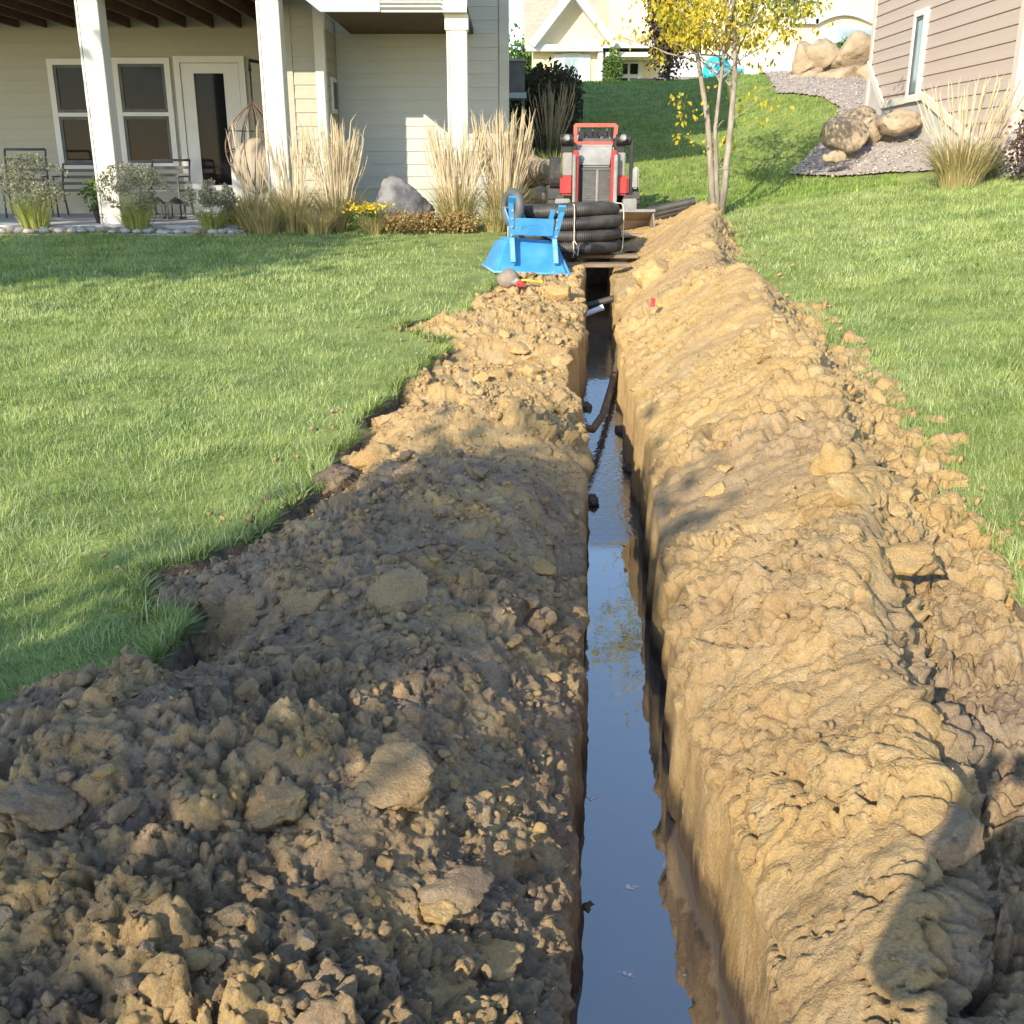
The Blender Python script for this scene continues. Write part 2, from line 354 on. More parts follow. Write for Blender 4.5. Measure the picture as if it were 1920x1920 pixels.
def ribbons(base, tip, width, droop, segs=3, rnd=None):
    """many grass blades at once: base (n,3), tip (n,3), width (n,), droop (n,)"""
    n = len(base); d = tip-base
    sx = np.stack([-d[:, 1], d[:, 0], d[:, 0]*0], 1)+RNG.normal(size=(n, 3))*np.array([.3, .3, 0])*np.linalg.norm(d, axis=1)[:, None]
    sx /= np.linalg.norm(sx, axis=1)[:, None]+1e-9
    V = []; 
    for k in range(segs+1):
        t = k/segs; p = base+d*t; p[:, 2] += droop*2*t*(1-t); p[:, :2] -= d[:, :2]*(t*(1-t)*.6)
        wk = width*(1-t)**.7 if k < segs else width*0
        if k < segs: V += [p-sx*wk[:, None]/2, p+sx*wk[:, None]/2]
        else: V += [p]
    V = np.stack(V, 1); c = V.shape[1]; Vf = V.reshape(-1, 3); o = (np.arange(n)*c)[:, None]
    fs = []
    for k in range(segs-1): fs.append(o+np.array([[2*k, 2*k+1, 2*k+3, 2*k+2]]))
    tri = o+np.array([[2*segs-2, 2*segs-1, 2*segs]])
    r = np.repeat(RNG.random(n)**2 if rnd is None else rnd, c)
    Fl = ([np.concatenate(fs)] if fs else [])+[tri]
    return Vf, Fl, r
def leaves(P, size, N=None, hang=.5, name='crown', m=None, parent=None, asp=.6):
    """leaf faces (two triangles folded on the midrib) at points P"""
    n = len(P); size = np.broadcast_to(size, (n,)) if np.isscalar(size) else size
    d = RNG.normal(size=(n, 3)); d[:, 2] -= hang*2; d /= np.linalg.norm(d, axis=1)[:, None]
    s = np.cross(d, RNG.normal(size=(n, 3))); s /= np.linalg.norm(s, axis=1)[:, None]+1e-9
    nn = np.cross(d, s)
    L_ = d*size[:, None]; S_ = s*size[:, None]*asp/2; U_ = nn*size[:, None]*.12
    V = np.stack([P, P+L_*.5+S_+U_, P+L_, P+L_*.5-S_+U_], 1).reshape(-1, 3); o = (np.arange(n)*4)[:, None]
    return V, [np.concatenate([o+np.array([[0, 1, 2]]), o+np.array([[0, 2, 3]])])], np.repeat(RNG.random(n)**1.5, 4)

# ------------------------------------------------------------------ soil banks and the trench
rows = [.9]
while rows[-1] < 14.35: rows.append(rows[-1]+.0061*(max(rows[-1], 1.2)/2)**.95)
rows = np.array(rows)
def smooth1(a, k, ax):
    for _ in range(k):
        b = a.copy(); sl_ = [slice(None)]*2
        i0 = list(sl_); i1 = list(sl_); i2 = list(sl_); i0[ax] = slice(0, -2); i1[ax] = slice(1, -1); i2[ax] = slice(2, None)
        b[tuple(i1)] = (a[tuple(i0)]+2*a[tuple(i1)]+a[tuple(i2)])/4; a = b
    return a
def bank(side, ncol, nwall, dmax):
    Y = rows[:, None]; yy = rows
    f = np.linspace(0, 1, nwall)[None, :]; d = (np.linspace(0, 1, ncol)**1.05*dmax)[None, :]
    hw = .135+.02*vn(yy*.9, yy*0, 41+side)+.028*vn(yy*3.1, yy*0, 43+side)+.012*vn(yy*11, yy*0, 45+side)+(.06 if side > 0 else .025)*ss(3.2, 2.0, yy)
    if side > 0: hw = hw-.015*ss(5.6, 7, yy)
    else: hw = hw+.03+.09*ss(6.2, 6.6, yy)*ss(7.5, 7.0, yy)
    hw = hw[:, None]; base = lawn0(np.full_like(Y, .5), Y)
    lean = .03 if side > 0 else .03
    xm = xc(yy)[:, None]
    edge = (xr(yy) if side > 0 else xl(yy))[:, None]
    X = xm+side*(hw+lean+d); dist = side*(edge-X)          # positive inside the soil, negative under the lawn
    tab = XR if side > 0 else XL; wid = np.maximum(side*(np.interp(yy, tab[:, 0], tab[:, 1])[:, None]-xm)-.17, .3); q = d/wid
    g = lawn0(X, Y)
    if side > 0:
        hump = np.interp(yy, [1.2, 1.35, 1.8, 2.3, 3.2], [.09, .11, .19, .30, .32])+.05*vn(yy*.8+3, yy*0, 51)+.05*vn(yy*2.3, yy*0, 52)+.12*np.exp(-((yy-12.3)/.8)**2)-.30*ss(12.9, 13.9, yy)-.09*np.exp(-((yy-4.3)/.5)**2)
        q = np.clip(q, 0, None)**(1+.9*ss(9, 11.5, Y)); q = q*np.interp(Y, [1.0, 1.35, 1.8, 2.3, 2.9, 3.8], [5.6, 5, 3.1, 2.0, 1.6, 1.0])
        prof = np.interp(q, [0, .06, .25, .55, .70, .80, .96, 1.4], [-.36, -.14, .36, .90, 1.0, .45, .05, -.3])
        prof = np.where((q > .9) & (dist > .02), np.maximum(prof, .04*ss(0, .3, dist)), prof)
        low = -.10
    else:
        hump = .17-.07*ss(4.2, 5.2, yy)+.06*vn(yy*.9+1, yy*0, 61)+.05*vn(yy*2.5, yy*0, 62)-.10*ss(5.7, 6.2, yy)*ss(7.6, 7.2, yy)-.05*ss(8, 9, yy)+.05*ss(3.4, 2.2, yy)-.12*ss(8.8, 9.8, yy)
        prof = np.interp(q, [0, .06, .2, .45, .7, .86, 1.0, 1.4], [-.55, -.2, .65, 1.0, .8, .1, -.35, -.9])
        low = 0
    Z = g+prof*hump[:, None]
    Z = np.where(dist < 0, g-.13+dist*.2 if side < 0 else np.minimum(Z, g+.015+dist*.35), Z)
    if side < 0:                                             # dug-out strip along the cut turf
        cut = ss(.26, .04, dist)*ss(-.02, .02, dist)
        amt = .07*ss(4.1, 4.5, yy)*ss(7.6, 7.0, yy)+.09*ss(3.3, 3.1, yy)*ss(2.45, 2.7, yy)
        Z = Z-cut*(amt*(.15+.85*ss(-.25, .35, vn(yy*1.7, yy*0, 64))))[:, None]+.05*ss(.22, .0, np.abs(dist))*ss(.1, .6, vn(yy*2.3, yy*0, 65))[:, None]
        flat = (ss(5.75, 6.0, yy)*ss(7.2, 6.9, yy))[:, None]*ss(.62, .5, d)        # bucket-levelled patch
        Z = Z*(1-flat)+(g-.03)*flat
    Z[:, 4:] = smooth1(Z[:, 4:], 30, 1)
    lip = Z[:, :1]
    Xw = xm+side*(hw+lean*f)+0*Y; Zw = -.75+f*(lip+.75)
    X = np.concatenate([Xw[:, :-1], X], 1); Z = np.concatenate([Zw[:, :-1], Z], 1); YY = np.broadcast_to(Y, X.shape).copy()
    a = slice(nwall-8, nwall+8); X[:, a] = smooth1(X[:, nwall-10:nwall+10], 4, 1)[:, 2:-2]; Z[:, a] = smooth1(Z[:, nwall-10:nwall+10], 4, 1)[:, 2:-2]
    # arc length = the noise domain, so walls do not stretch
    dl = np.sqrt(np.diff(X, axis=1)**2+np.diff(Z, axis=1)**2); S = np.concatenate([np.zeros((len(rows), 1)), np.cumsum(dl, 1)], 1)
    S = S-S[:, nwall-1:nwall]
    P = np.stack([X, YY, Z], 2)
    du = np.gradient(P, axis=1); dv = np.gradient(smooth1(P.reshape(len(rows), -1), 6, 0).reshape(P.shape), axis=0); Nn = np.cross(du, dv)*side; Nn[..., :] *= np.where(Nn[..., 2:3] < -.0, 1, 1)
    Nn /= np.linalg.norm(Nn, axis=2)[..., None]+1e-12
    Nn = np.where((Nn[..., 2:3] < 0), -Nn, Nn) if False else Nn
    if Nn[:, nwall+20:, 2].mean() < 0: Nn = -Nn
    S2 = np.concatenate([S[:, :nwall-1], np.broadcast_to(d, (len(rows), d.shape[1]))], 1)
    sx = S2+.05*fbm(S2*5, YY*5, 70+side, 3)+7*(side > 0); sy = YY+.05*fbm(S2*5+9, YY*5, 74+side, 3)
    wall = np.clip(ss(.03, -.05, S), 0, 1)
    wx = P[..., 0]+.03*fbm(S2*5, YY*5, 70+side, 3); wz = P[..., 2]; sx = P[..., 0]-side*.6*wz+7*(side > 0); sy = YY+.35*wz
    f1, e1, i1 = facets3(wx/.19, YY/.19, wz/.19, 80+side, 1.0)
    f2, e2, i2 = facets3(wx/.085, YY/.085, wz/.085, 90+side, 1.2)
    f3, e3, i3 = facets3(wx/.036, YY/.036, wz/.036, 100+side, 1.2)
    f4, e4, i4 = facets3(wx/.017, YY/.017, wz/.017, 110+side, 1.2)
    far_ = ss(7.5, 3.5, YY); f4 = f4*ss(4.5, 2.5, YY); f3 = f3*(.35+.65*far_)
    patch = fbm(sx*1.6, sy*1.3, 120+side, 3)
    fade = np.clip(1.25-YY/9, .45, 1)
    if side > 0:
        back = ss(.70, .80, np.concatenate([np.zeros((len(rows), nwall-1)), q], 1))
        r = np.clip(.9*ss(.24, .5, patch+.25*ss(.5, 1.1, S))+.9*back, 0, 1)*(1-wall)                     # 0 smeared flat clay, 1 broken clods
        cr = ss(.16, .02, e1)*ss(-.2, .15, fbm(sx*4, sy*4, 130, 3))*(1-wall*.7)       # shrinkage cracks and pits
        D = .026*fbm(sx*1.7, sy*1.5, 140, 4)*(1-.6*wall)+.008*fbm(sx*9, sy*9, 141, 4)+r*(.050*f1+.040*f2+.018*f3)+(1-r)*(1-.6*wall)*(.009*f1+.009*f2+.006*f3)+.003*f4-.05*cr
        pit = ss(.42, .6, vn(sx*9, sy*9, 150))*ss(.1, .4, vn(sx*2.3, sy*2.3, 151)); D = D-.022*pit*(1-wall)
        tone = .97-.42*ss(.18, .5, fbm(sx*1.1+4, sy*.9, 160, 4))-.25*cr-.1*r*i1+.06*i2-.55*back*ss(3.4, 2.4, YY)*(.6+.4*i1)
        tone = tone-.6*np.exp(-((YY-4.35)/.55)**2)*ss(.75, .35, np.abs(S-.38))  # darker patch: soft tree shade put into the bank's tone
    else:
        flatm = (ss(5.75, 6.0, rows)*ss(7.25, 7.0, rows))[:, None]*ss(.6, .5, S)
        big = ss(-.15, .25, fbm(sx*2.6, sy*2.6, 145, 3))
        r = (.35+.65*ss(-.35, .15, patch))*(1-.88*flatm)*(1-.45*wall)
        D = .045*fbm(sx*1.9, sy*1.8, 142, 4)*(1-.8*flatm)+r*(.055*f1*ss(-.1, .3, fbm(sx*2, sy*2, 143, 2))+(.022+.026*big)*f2+(.014+.010*big)*f3+.008*f4)+.005*fbm(sx*30, sy*30, 144, 3)
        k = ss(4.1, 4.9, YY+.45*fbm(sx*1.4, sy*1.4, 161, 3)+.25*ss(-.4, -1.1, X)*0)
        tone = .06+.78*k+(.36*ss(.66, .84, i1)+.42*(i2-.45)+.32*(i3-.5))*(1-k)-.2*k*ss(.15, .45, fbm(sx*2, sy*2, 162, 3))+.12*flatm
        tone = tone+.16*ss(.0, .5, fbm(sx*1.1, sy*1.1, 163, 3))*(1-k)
    D = (.55*D+.45*smooth1(smooth1(D, 1, 0), 1, 1))*(1-.25*wall)
    if side > 0: D = D*(.75+.25*fade)
    D = D*ss(-1.6, -.3, S+.0) if False else D
    D = D*np.clip(1-(S > dmax-.1)*1., 0, 1)
    P = P+Nn*D[..., None]
    wet = np.clip(ss(-.18, -.33, P[..., 2]+.03*f2)+.25*ss(-.05, -.3, P[..., 2]), 0, 1)
    nr, nc = X.shape; idx = np.arange(nr*nc).reshape(nr, nc)
    q4 = np.stack([idx[:-1, :-1], idx[1:, :-1], idx[1:, 1:], idx[:-1, 1:]], 2).reshape(-1, 4)
    if side < 0: q4 = q4[:, ::-1]
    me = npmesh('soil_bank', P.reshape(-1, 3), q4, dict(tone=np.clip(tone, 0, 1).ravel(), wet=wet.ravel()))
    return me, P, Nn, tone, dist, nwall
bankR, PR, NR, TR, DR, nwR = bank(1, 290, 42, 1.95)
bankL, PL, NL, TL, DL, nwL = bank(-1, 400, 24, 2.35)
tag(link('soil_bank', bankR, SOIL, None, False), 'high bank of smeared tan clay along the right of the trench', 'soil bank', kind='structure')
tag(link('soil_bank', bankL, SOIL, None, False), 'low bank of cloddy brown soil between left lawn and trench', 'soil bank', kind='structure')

# water and the floor of the trench
def wz_(y): return -.35+.35*float(np.clip((y-5.4)/3.0, 0, 1))      # far half stands higher; its slope is shaped to mirror sky toward the camera
def trench_sheet(y0, y1, n, floor=False):
    ys = np.linspace(y0, y1, n); ts = np.linspace(-1, 1, 7); V = []
    for y in ys:
        for t in ts: V.append((float(xc(y))+t*.34, y, wz_(y)-(.15-.25*float(ss(10.1, 10.7, y))-.05*float(vn(np.array([y*3.]), np.array([t*1.]))) if floor else 0)))
    idx = np.arange(n*7).reshape(n, 7)
    return npmesh('sheet', np.array(V), np.stack([idx[:-1, :-1], idx[:-1, 1:], idx[1:, 1:], idx[1:, :-1]], 2).reshape(-1, 4))
mw = bpy.data.materials.new('muddy_water'); mw.use_nodes = True
t = mw.node_tree; b = t.nodes['Principled BSDF']
b.inputs['Base Color'].default_value = (.10, .083, .07, 1); b.inputs['Roughness'].default_value = .03; b.inputs['IOR'].default_value = 2.3; b.inputs['Specular IOR Level'].default_value = .8
tc = t.nodes.new('ShaderNodeTexCoord'); n1 = t.nodes.new('ShaderNodeTexNoise'); n1.inputs['Scale'].default_value = 9; n1.inputs['Detail'].default_value = 2
bp = t.nodes.new('ShaderNodeBump'); bp.inputs['Strength'].default_value = .04; bp.inputs['Distance'].default_value = .02
t.links.new(tc.outputs['Object'], n1.inputs['Vector']); t.links.new(n1.outputs[0], bp.inputs['Height']); t.links.new(bp.outputs[0], b.inputs['Normal'])
tag(link('trench_water', trench_sheet(.9, 5.5, 60), mw), 'still muddy water mirroring the sky in the near trench', 'water', kind='structure')
mw2 = mw.copy(); mw2.name = 'rippled_water'
for n_ in mw2.node_tree.nodes:
    if n_.type == 'BUMP': n_.inputs['Strength'].default_value = .16
    if n_.type == 'TEX_NOISE': n_.inputs['Scale'].default_value = 26
    if n_.type == 'BSDF_PRINCIPLED': n_.inputs['Base Color'].default_value = (.12, .11, .10, 1); n_.inputs['Roughness'].default_value = .08
tag(link('trench_water', trench_sheet(5.5, 10.6, 60), mw2), 'rippled pale water in the far half of the trench', 'water', kind='structure')
tb = trench_sheet(.9, 14.35, 110, True)
mudfloor = mat('wet_mud', (.07, .05, .032), (.11, .08, .05), 9, .6, .7, 40)
tag(link('trench_floor', tb, mudfloor), 'wet mud floor of the trench', 'trench floor', kind='structure')
for yy_, nm in ((.91, 'near'), (14.33, 'far')):
    c = float(xc(yy_)); e = MB().bx(c-.6, c+.6, yy_-.03, yy_, -.8, ter(c, yy_)-.01)
    tag(e.build('trench_end', SOIL), 'earth wall closing the %s end of the trench' % nm, 'trench end', kind='structure')

# ------------------------------------------------------------------ lawn: one ground sheet with the dug strip left open
gv = []; gf = []; gmi = []; nv = 0
def grid(X, Y, Z, flip=False, mi=0):
    global nv
    nr, nc = X.shape; idx = np.arange(nr*nc).reshape(nr, nc)+nv
    q = np.stack([idx[:-1, :-1], idx[:-1, 1:], idx[1:, 1:], idx[1:, :-1]], 2)
    if flip: q = q[..., ::-1]
    q = q.reshape(-1, 4); gv.append(np.stack([X, Y, Z], 2).reshape(-1, 3)); gf.append(q); nv += nr*nc
    m = np.full((nr-1, nc-1), mi)
    if mi == 9: m[:] = 0; m[:, 0] = 1
    gmi.append(m.ravel())
ly = np.concatenate([np.arange(.9, 6, .035), np.arange(6, 14.35, .06), [14.35]])
cu = np.concatenate([[0], (np.linspace(0, 1, 40)**3)*24])
for side, ef in ((-1, xl), (1, xr)):
    e = ef(ly)[:, None]; X = e+side*cu[None, :]; Y = np.broadcast_to(ly[:, None], X.shape)
    Z = terr(X, Y)
    Z[:, 0] -= .17; X = X.copy(); X[:, 0] -= side*.03
    grid(X, Y, Z, side < 0, 9)
gx = np.concatenate([-np.linspace(4, 1, 14)**3*1.0, np.linspace(-.9, 8, 80), np.linspace(2.05, 4.2, 14)**3]); 
yf = np.concatenate([np.linspace(14.35, 34, 110), np.linspace(35, 60, 12), np.linspace(70, 260, 6)])
X, Y = np.meshgrid(gx*np.ones_like(gx), yf); wide = 1+np.maximum(0, Y-34)/40; grid(X*wide, Y, terr(X, Y))
yb = np.concatenate([np.linspace(-60, -8, 5), np.linspace(-7, .9, 14)]); X, Y = np.meshgrid(gx, yb); grid(X, Y, terr(X, Y))
me = npmesh('lawn', np.concatenate(gv), np.concatenate(gf), mi=np.concatenate(gmi))
tag(link('lawn', me, [M['sod'], M['turf_edge']], None, True), 'mown green lawn on both sides of the trench, rising to the street', 'lawn', kind='structure')

# gravel bed beside the right house (polygon from its outline on the ground)
bed = [gp(u, v) for u, v in ((1430, 140), (1455, 178), (1540, 186), (1572, 205), (1560, 245), (1515, 290), (1478, 331), (1560, 336), (1660, 330), (1760, 324), (1900, 326))]
bed = [(p.x, p.y) for p in bed]; bed += [(8.5, bed[-1][1]-.3), (8.5, 29), (bed[0][0]+.3, 29)]
def inpoly(x, y, poly):
    c = np.zeros(np.shape(x), bool); n = len(poly)
    for i in range(n):
        x0, y0 = poly[i]; x1, y1 = poly[i-1]
        c ^= ((y0 > y) != (y1 > y)) & (x < (x1-x0)*(y-y0)/(y1-y0+1e-9)+x0)
    return c
gxx = np.arange(3.2, 9.5, .05); gyy = np.arange(12.6, 30, .06); X, Y = np.meshgrid(gxx, gyy)
ins = inpoly(X, Y, bed); Z = terr(X, Y)+.035+.02*fbm(X*5, Y*5, 200, 3)
idx = np.arange(X.size).reshape(X.shape); q = np.stack([idx[:-1, :-1], idx[:-1, 1:], idx[1:, 1:], idx[1:, :-1]], 2).reshape(-1, 4)
q = q[ins.ravel()[q].all(1)]
gb = tag(link('gravel_bed', npmesh('gravel_bed', np.stack([X, Y, Z], 2).reshape(-1, 3), q), M['gravel'], None, True), 'sloping gravel bed beside the tan house', 'gravel bed', kind='structure')
def crumbs(name, P, size, sub, mats_attr, material, label, cat, flat=.8, nvar=10, seed0=300, kind='stuff', parent=None):
    Vs = []; Fs = []; T = []; W = []; off = 0
    var = [rockv(seed0+i, sub, 14, .28, .62, .05) for i in range(nvar)]; var = [(v_*1.5, f_) for v_, f_ in var]
    for i, p in enumerate(P):
        V, Fc = var[i % nvar]; q_ = Euler((random.uniform(0, 6.3), random.uniform(0, 6.3), random.uniform(0, 6.3))).to_matrix()
        V = (V*np.array([1, random.uniform(.65, 1), random.uniform(.5, .85)])) @ np.array(q_).T*size[i]
        V[:, 2] *= flat; Vs.append(V+p); Fs.append(Fc+off); off += len(V); T.append(np.full(len(V), mats_attr[i]))
    V = np.concatenate(Vs); T = np.concatenate(T)
    o = link(name, npmesh(name, V, np.concatenate(Fs), dict(tone=T, wet=T*0, rnd=T)), material, parent)
    return tag(o, label, cat, kind=kind)
n = 5200; X = RNG.uniform(3.4, 7, n); Y = RNG.uniform(13, 27, n); k = inpoly(X, Y, bed); X = X[k]; Y = Y[k]
pebm = mat('pebbles', (.30, .26, .235), (.50, .46, .43), 60, .9, attr='rnd', c3=(.20, .17, .16), lo=.4, hi=.6)
crumbs('gravel_pebbles', np.stack([X, Y, terr(X, Y)+.045], 1), RNG.uniform(.015, .045, len(X)), 1, RNG.random(len(X))*.7, pebm, 'loose pinkish grey pebbles covering the sloping bed', 'gravel')

# ------------------------------------------------------------------ grass blades
def grass_zone(n, y0, y1, xa, xb, seg, hmul, wmul, p=1.0):
    u_ = RNG.random(n); y = y0+(y1-y0)*u_**p; x = xa(y)+(xb(y)-xa(y))*RNG.random(n)
    return x, y
BV = []; BF3 = []; BF4 = []; BR = []; off = 0
def blades(x, y, hh, ww, seg, lean=.5, lift=0.):
    global off
    n = len(x)
    if n == 0: return
    z = terr(x, y); pt = fbm(x*.9, y*.9, 210, 3)
    ang = vn(x*2.1, y*2.1, 215)*5+RNG.normal(size=n)*1.3; L_ = hh*RNG.uniform(.45, 1.35, n)*(1+.25*pt+.45*vn(x*9, y*9, 216))
    ln = lean*RNG.uniform(.2, 1.3, n)
    base = np.stack([x, y, z-.004+lift], 1); tip = base+np.stack([np.cos(ang)*L_*ln, np.sin(ang)*L_*ln, L_*np.sqrt(np.clip(1-.5*ln*ln, .2, 1))], 1)
    V, Fl, r = ribbons(base, tip, ww*RNG.uniform(.7, 1.3, n), L_*.12, seg, np.clip(RNG.random(n)**2.2*.9+.25*np.clip(fbm(x*2.2, y*2.2, 220, 3), 0, 1), 0, 1))
    BV.append(V); BR.append(r)
    for f in Fl: (BF3 if f.shape[1] == 3 else BF4).append(f+off)
    off += len(V)
fr = lambda y: .60*y+.8
def lr(n, y0, y1, hh, ww, seg, p=1.0, lean=.6):
    for side in (-1, 1):
        y = y0+(y1-y0)*RNG.random(n)**p; W_ = fr(y); x = side*W_*np.sqrt(RNG.random(n))*1.0
        k = (x < xl(y)-.01) if side < 0 else (x > xr(y)+.02)
        blades(x[k], y[k], hh, ww, seg, lean)
lr(76000, 2.0, 5.2, .046, .0034, 2, .9, 1.0)
lr(68000, 5.0, 8.5, .045, .0048, 2, 1, .95)
lr(95000, 8.3, 14.3, .046, .010, 1, .9, .8)
# loose ends hanging over the cut turf
for ef, side, y0, y1, n in ((xl, -1, 2.3, 14, 14000), (xr, 1, 2.6, 14, 9000)):
    y = y0+(y1-y0)*RNG.random(n)**1.7; x = ef(y)+side*np.abs(RNG.normal(size=n))*.035; blades(x, y, .075 if side < 0 else .06, .0045+.0004*y, 2, 1.1)
def grow(m, name, label):
    global off
    me = npmesh(name, np.concatenate(BV), ([np.concatenate(BF4)] if BF4 else [])+[np.concatenate(BF3)], dict(rnd=np.concatenate(BR)))
    tag(link(name, me, m), label, 'grass', kind='stuff'); BV.clear(); BF3.clear(); BF4.clear(); BR.clear(); off = 0
grow(M['grass'], 'lawn_grass', 'short green grass blades of the lawn')
n = 52000; y = RNG.uniform(14.3, 33, n); x = -.2+RNG.random(n)*(.33*y+.6)
k = ~inpoly(x, y, bed) & (x < 7); blades(x[k], y[k], .06, .02, 1, .6)
grow(blade_mat('hill_grass', (.095, .20, .022), (.20, .34, .05), (.36, .44, .12), 1.6), 'hill_grass', 'rich green grass on the slope up to the street')

# ------------------------------------------------------------------ crumbs and clods of soil
def pick(P, D_, T, nw, n, ymax, ymin=1.3, pw=1.0, dmin=.03):
    nr, nc = P.shape[:2]; out = []; tone = []
    while len(out) < n:
        i = int(np.searchsorted(rows, ymin+(ymax-ymin)*random.random()**pw)); j = random.randrange(nw+4, nc-4)
        if i >= nr or D_[i, j-nw+1] < dmin: continue
        out.append(P[i, j]); tone.append(T[i, j])
    return np.array(out), np.array(tone)
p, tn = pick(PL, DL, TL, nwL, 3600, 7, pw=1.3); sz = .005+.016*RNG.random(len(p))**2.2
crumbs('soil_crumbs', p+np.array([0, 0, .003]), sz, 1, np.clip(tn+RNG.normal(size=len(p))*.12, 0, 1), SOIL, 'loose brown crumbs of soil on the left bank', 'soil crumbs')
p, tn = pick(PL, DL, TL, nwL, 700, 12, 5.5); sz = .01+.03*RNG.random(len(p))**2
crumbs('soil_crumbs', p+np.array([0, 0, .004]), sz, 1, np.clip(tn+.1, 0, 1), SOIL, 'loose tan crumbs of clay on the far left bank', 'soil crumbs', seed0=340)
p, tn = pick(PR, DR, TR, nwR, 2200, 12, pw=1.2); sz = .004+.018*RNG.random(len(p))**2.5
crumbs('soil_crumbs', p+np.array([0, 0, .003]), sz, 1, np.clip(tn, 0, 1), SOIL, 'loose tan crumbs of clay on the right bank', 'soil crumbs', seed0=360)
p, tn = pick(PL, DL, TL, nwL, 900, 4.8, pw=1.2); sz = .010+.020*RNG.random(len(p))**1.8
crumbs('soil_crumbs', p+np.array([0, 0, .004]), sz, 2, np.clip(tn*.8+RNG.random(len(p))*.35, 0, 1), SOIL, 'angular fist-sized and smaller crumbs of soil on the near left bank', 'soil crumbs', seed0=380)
vars_ = []
for i in range(9):
    V, Fc = rockv(500+i, 4, 10, .42, .80, .06, 0)
    V = V*(.92+.13*facets3(V[:, 0]*1.6+i, V[:, 1]*1.6, V[:, 2]*1.6, 560+i)[0]+.07*facets3(V[:, 0]*4, V[:, 1]*4, V[:, 2]*4, 565+i)[0]+.02*vn(V[:, 0]*17+V[:, 2]*11, V[:, 1]*17-V[:, 2]*13, 570+i))[:, None]*1.1
    for tn_ in (.1, .5, .95):
        vars_.append((tn_, npmesh('clod', V, Fc, dict(tone=np.full(len(V), tn_)+.12*vn(V[:, 0]*3, V[:, 1]*3, i), wet=np.zeros(len(V))))))
        vars_[-1][1].materials.append(SOIL)
def clod(loc, s, tone_, label, group, flat=.6, seed=None):
    c = [m for t_, m in vars_ if abs(t_-tone_) < .26] or [vars_[0][1]]
    o = bpy.data.objects.new('soil_clod', random.choice(c)); COL.objects.link(o); o.location = loc
    o.scale = (s*random.uniform(.8, 1.25), s*random.uniform(.75, 1.1), s*flat*random.uniform(.8, 1.2)); o.rotation_euler = (random.uniform(-.5, .5), random.uniform(-.5, .5), random.uniform(0, 6.28))
    return tag(o, label, 'soil clod', group)
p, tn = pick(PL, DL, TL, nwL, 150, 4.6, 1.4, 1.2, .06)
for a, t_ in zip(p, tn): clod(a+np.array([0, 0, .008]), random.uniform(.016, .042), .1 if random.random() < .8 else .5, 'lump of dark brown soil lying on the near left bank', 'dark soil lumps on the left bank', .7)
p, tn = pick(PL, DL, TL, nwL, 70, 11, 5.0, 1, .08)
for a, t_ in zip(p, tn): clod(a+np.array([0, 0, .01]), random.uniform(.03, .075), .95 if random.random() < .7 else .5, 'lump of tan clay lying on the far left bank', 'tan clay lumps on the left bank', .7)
p, tn = pick(PR, DR, TR, nwR, 60, 11, 2.0, 1.0, .06)
for a, t_ in zip(p, tn): clod(a+np.array([0, 0, -.004]), random.uniform(.02, .05), .95, 'lump of tan clay lying on the right bank', 'tan clay lumps on the right bank', .65)
def surf(side, u, v):
    """nearest point of a bank along a pixel's direction"""
    P = PR if side > 0 else PL; Q = P.reshape(-1, 3); d = Q-np.array([0, 0, H]); r = ray(u, v).normalized(); r = np.array(r)
    tt = d @ r; e = np.linalg.norm(d-tt[:, None]*r, axis=1)/tt; k = e < .004
    if not k.any(): return Vector(Q[np.argmin(e)])
    i = np.where(k)[0][np.argmin(tt[k])]; return Vector(Q[i])
for (u, v, s, tone_, flat, lab, side) in [
    (1555, 872, .12, .95, .9, 'round tan clay lump on top of the right bank', 1), (1600, 915, .14, .95, .55, 'smooth grey-tan clod beside the round lump on the right bank', 1),
    (1690, 1040, .16, .95, .6, 'tilted tan slab of clay near the right lawn edge', 1), (1235, 505, .24, .95, .8, 'large pale yellow clay lump beside the far trench end', 1),
    (760, 1100, .12, .5, .45, 'broad flat tan slab in the middle of the left bank', -1), (570, 1130, .10, .5, .6, 'tan clod left of the broad flat slab', -1),
    (890, 985, .12, .5, .5, 'long brown clod lying across the left bank', -1), (1010, 1060, .08, .95, .5, 'small tan slab near the left trench edge', -1),
    (520, 1490, .09, .5, .5, 'smooth brown slab in the shaded near soil', -1), (800, 1700, .085, .95, .45, 'bright tan clod in the sun patch at the bottom', -1),
    (870, 1660, .10, .1, .5, 'long dark clod above the sun patch', -1), (940, 1790, .10, .95, .45, 'jagged tan slab at the trench edge in the foreground', -1),
    (830, 1870, .09, .95, .5, 'pale tan clod at the bottom edge of the photo', -1), (700, 850, .11, .95, .9, 'upright tan clod standing at the turf edge', -1),
    (70, 1490, .09, .1, .6, 'large grey-brown clod at the left edge of the photo', -1), (720, 1450, .10, .5, .6, 'pale pinkish clod in the near dark soil', -1),
    (1785, 1560, .09, .1, .6, 'dark oval clod in the shadow at lower right', 1), (1050, 545, .17, .95, .8, 'pale tan stone-like lump below the wheelbarrow', -1)]:
    pt = surf(side, u, v); o = clod(pt-Vector((0, 0, s*flat*.12)), s*.9, tone_, lab, None, flat)
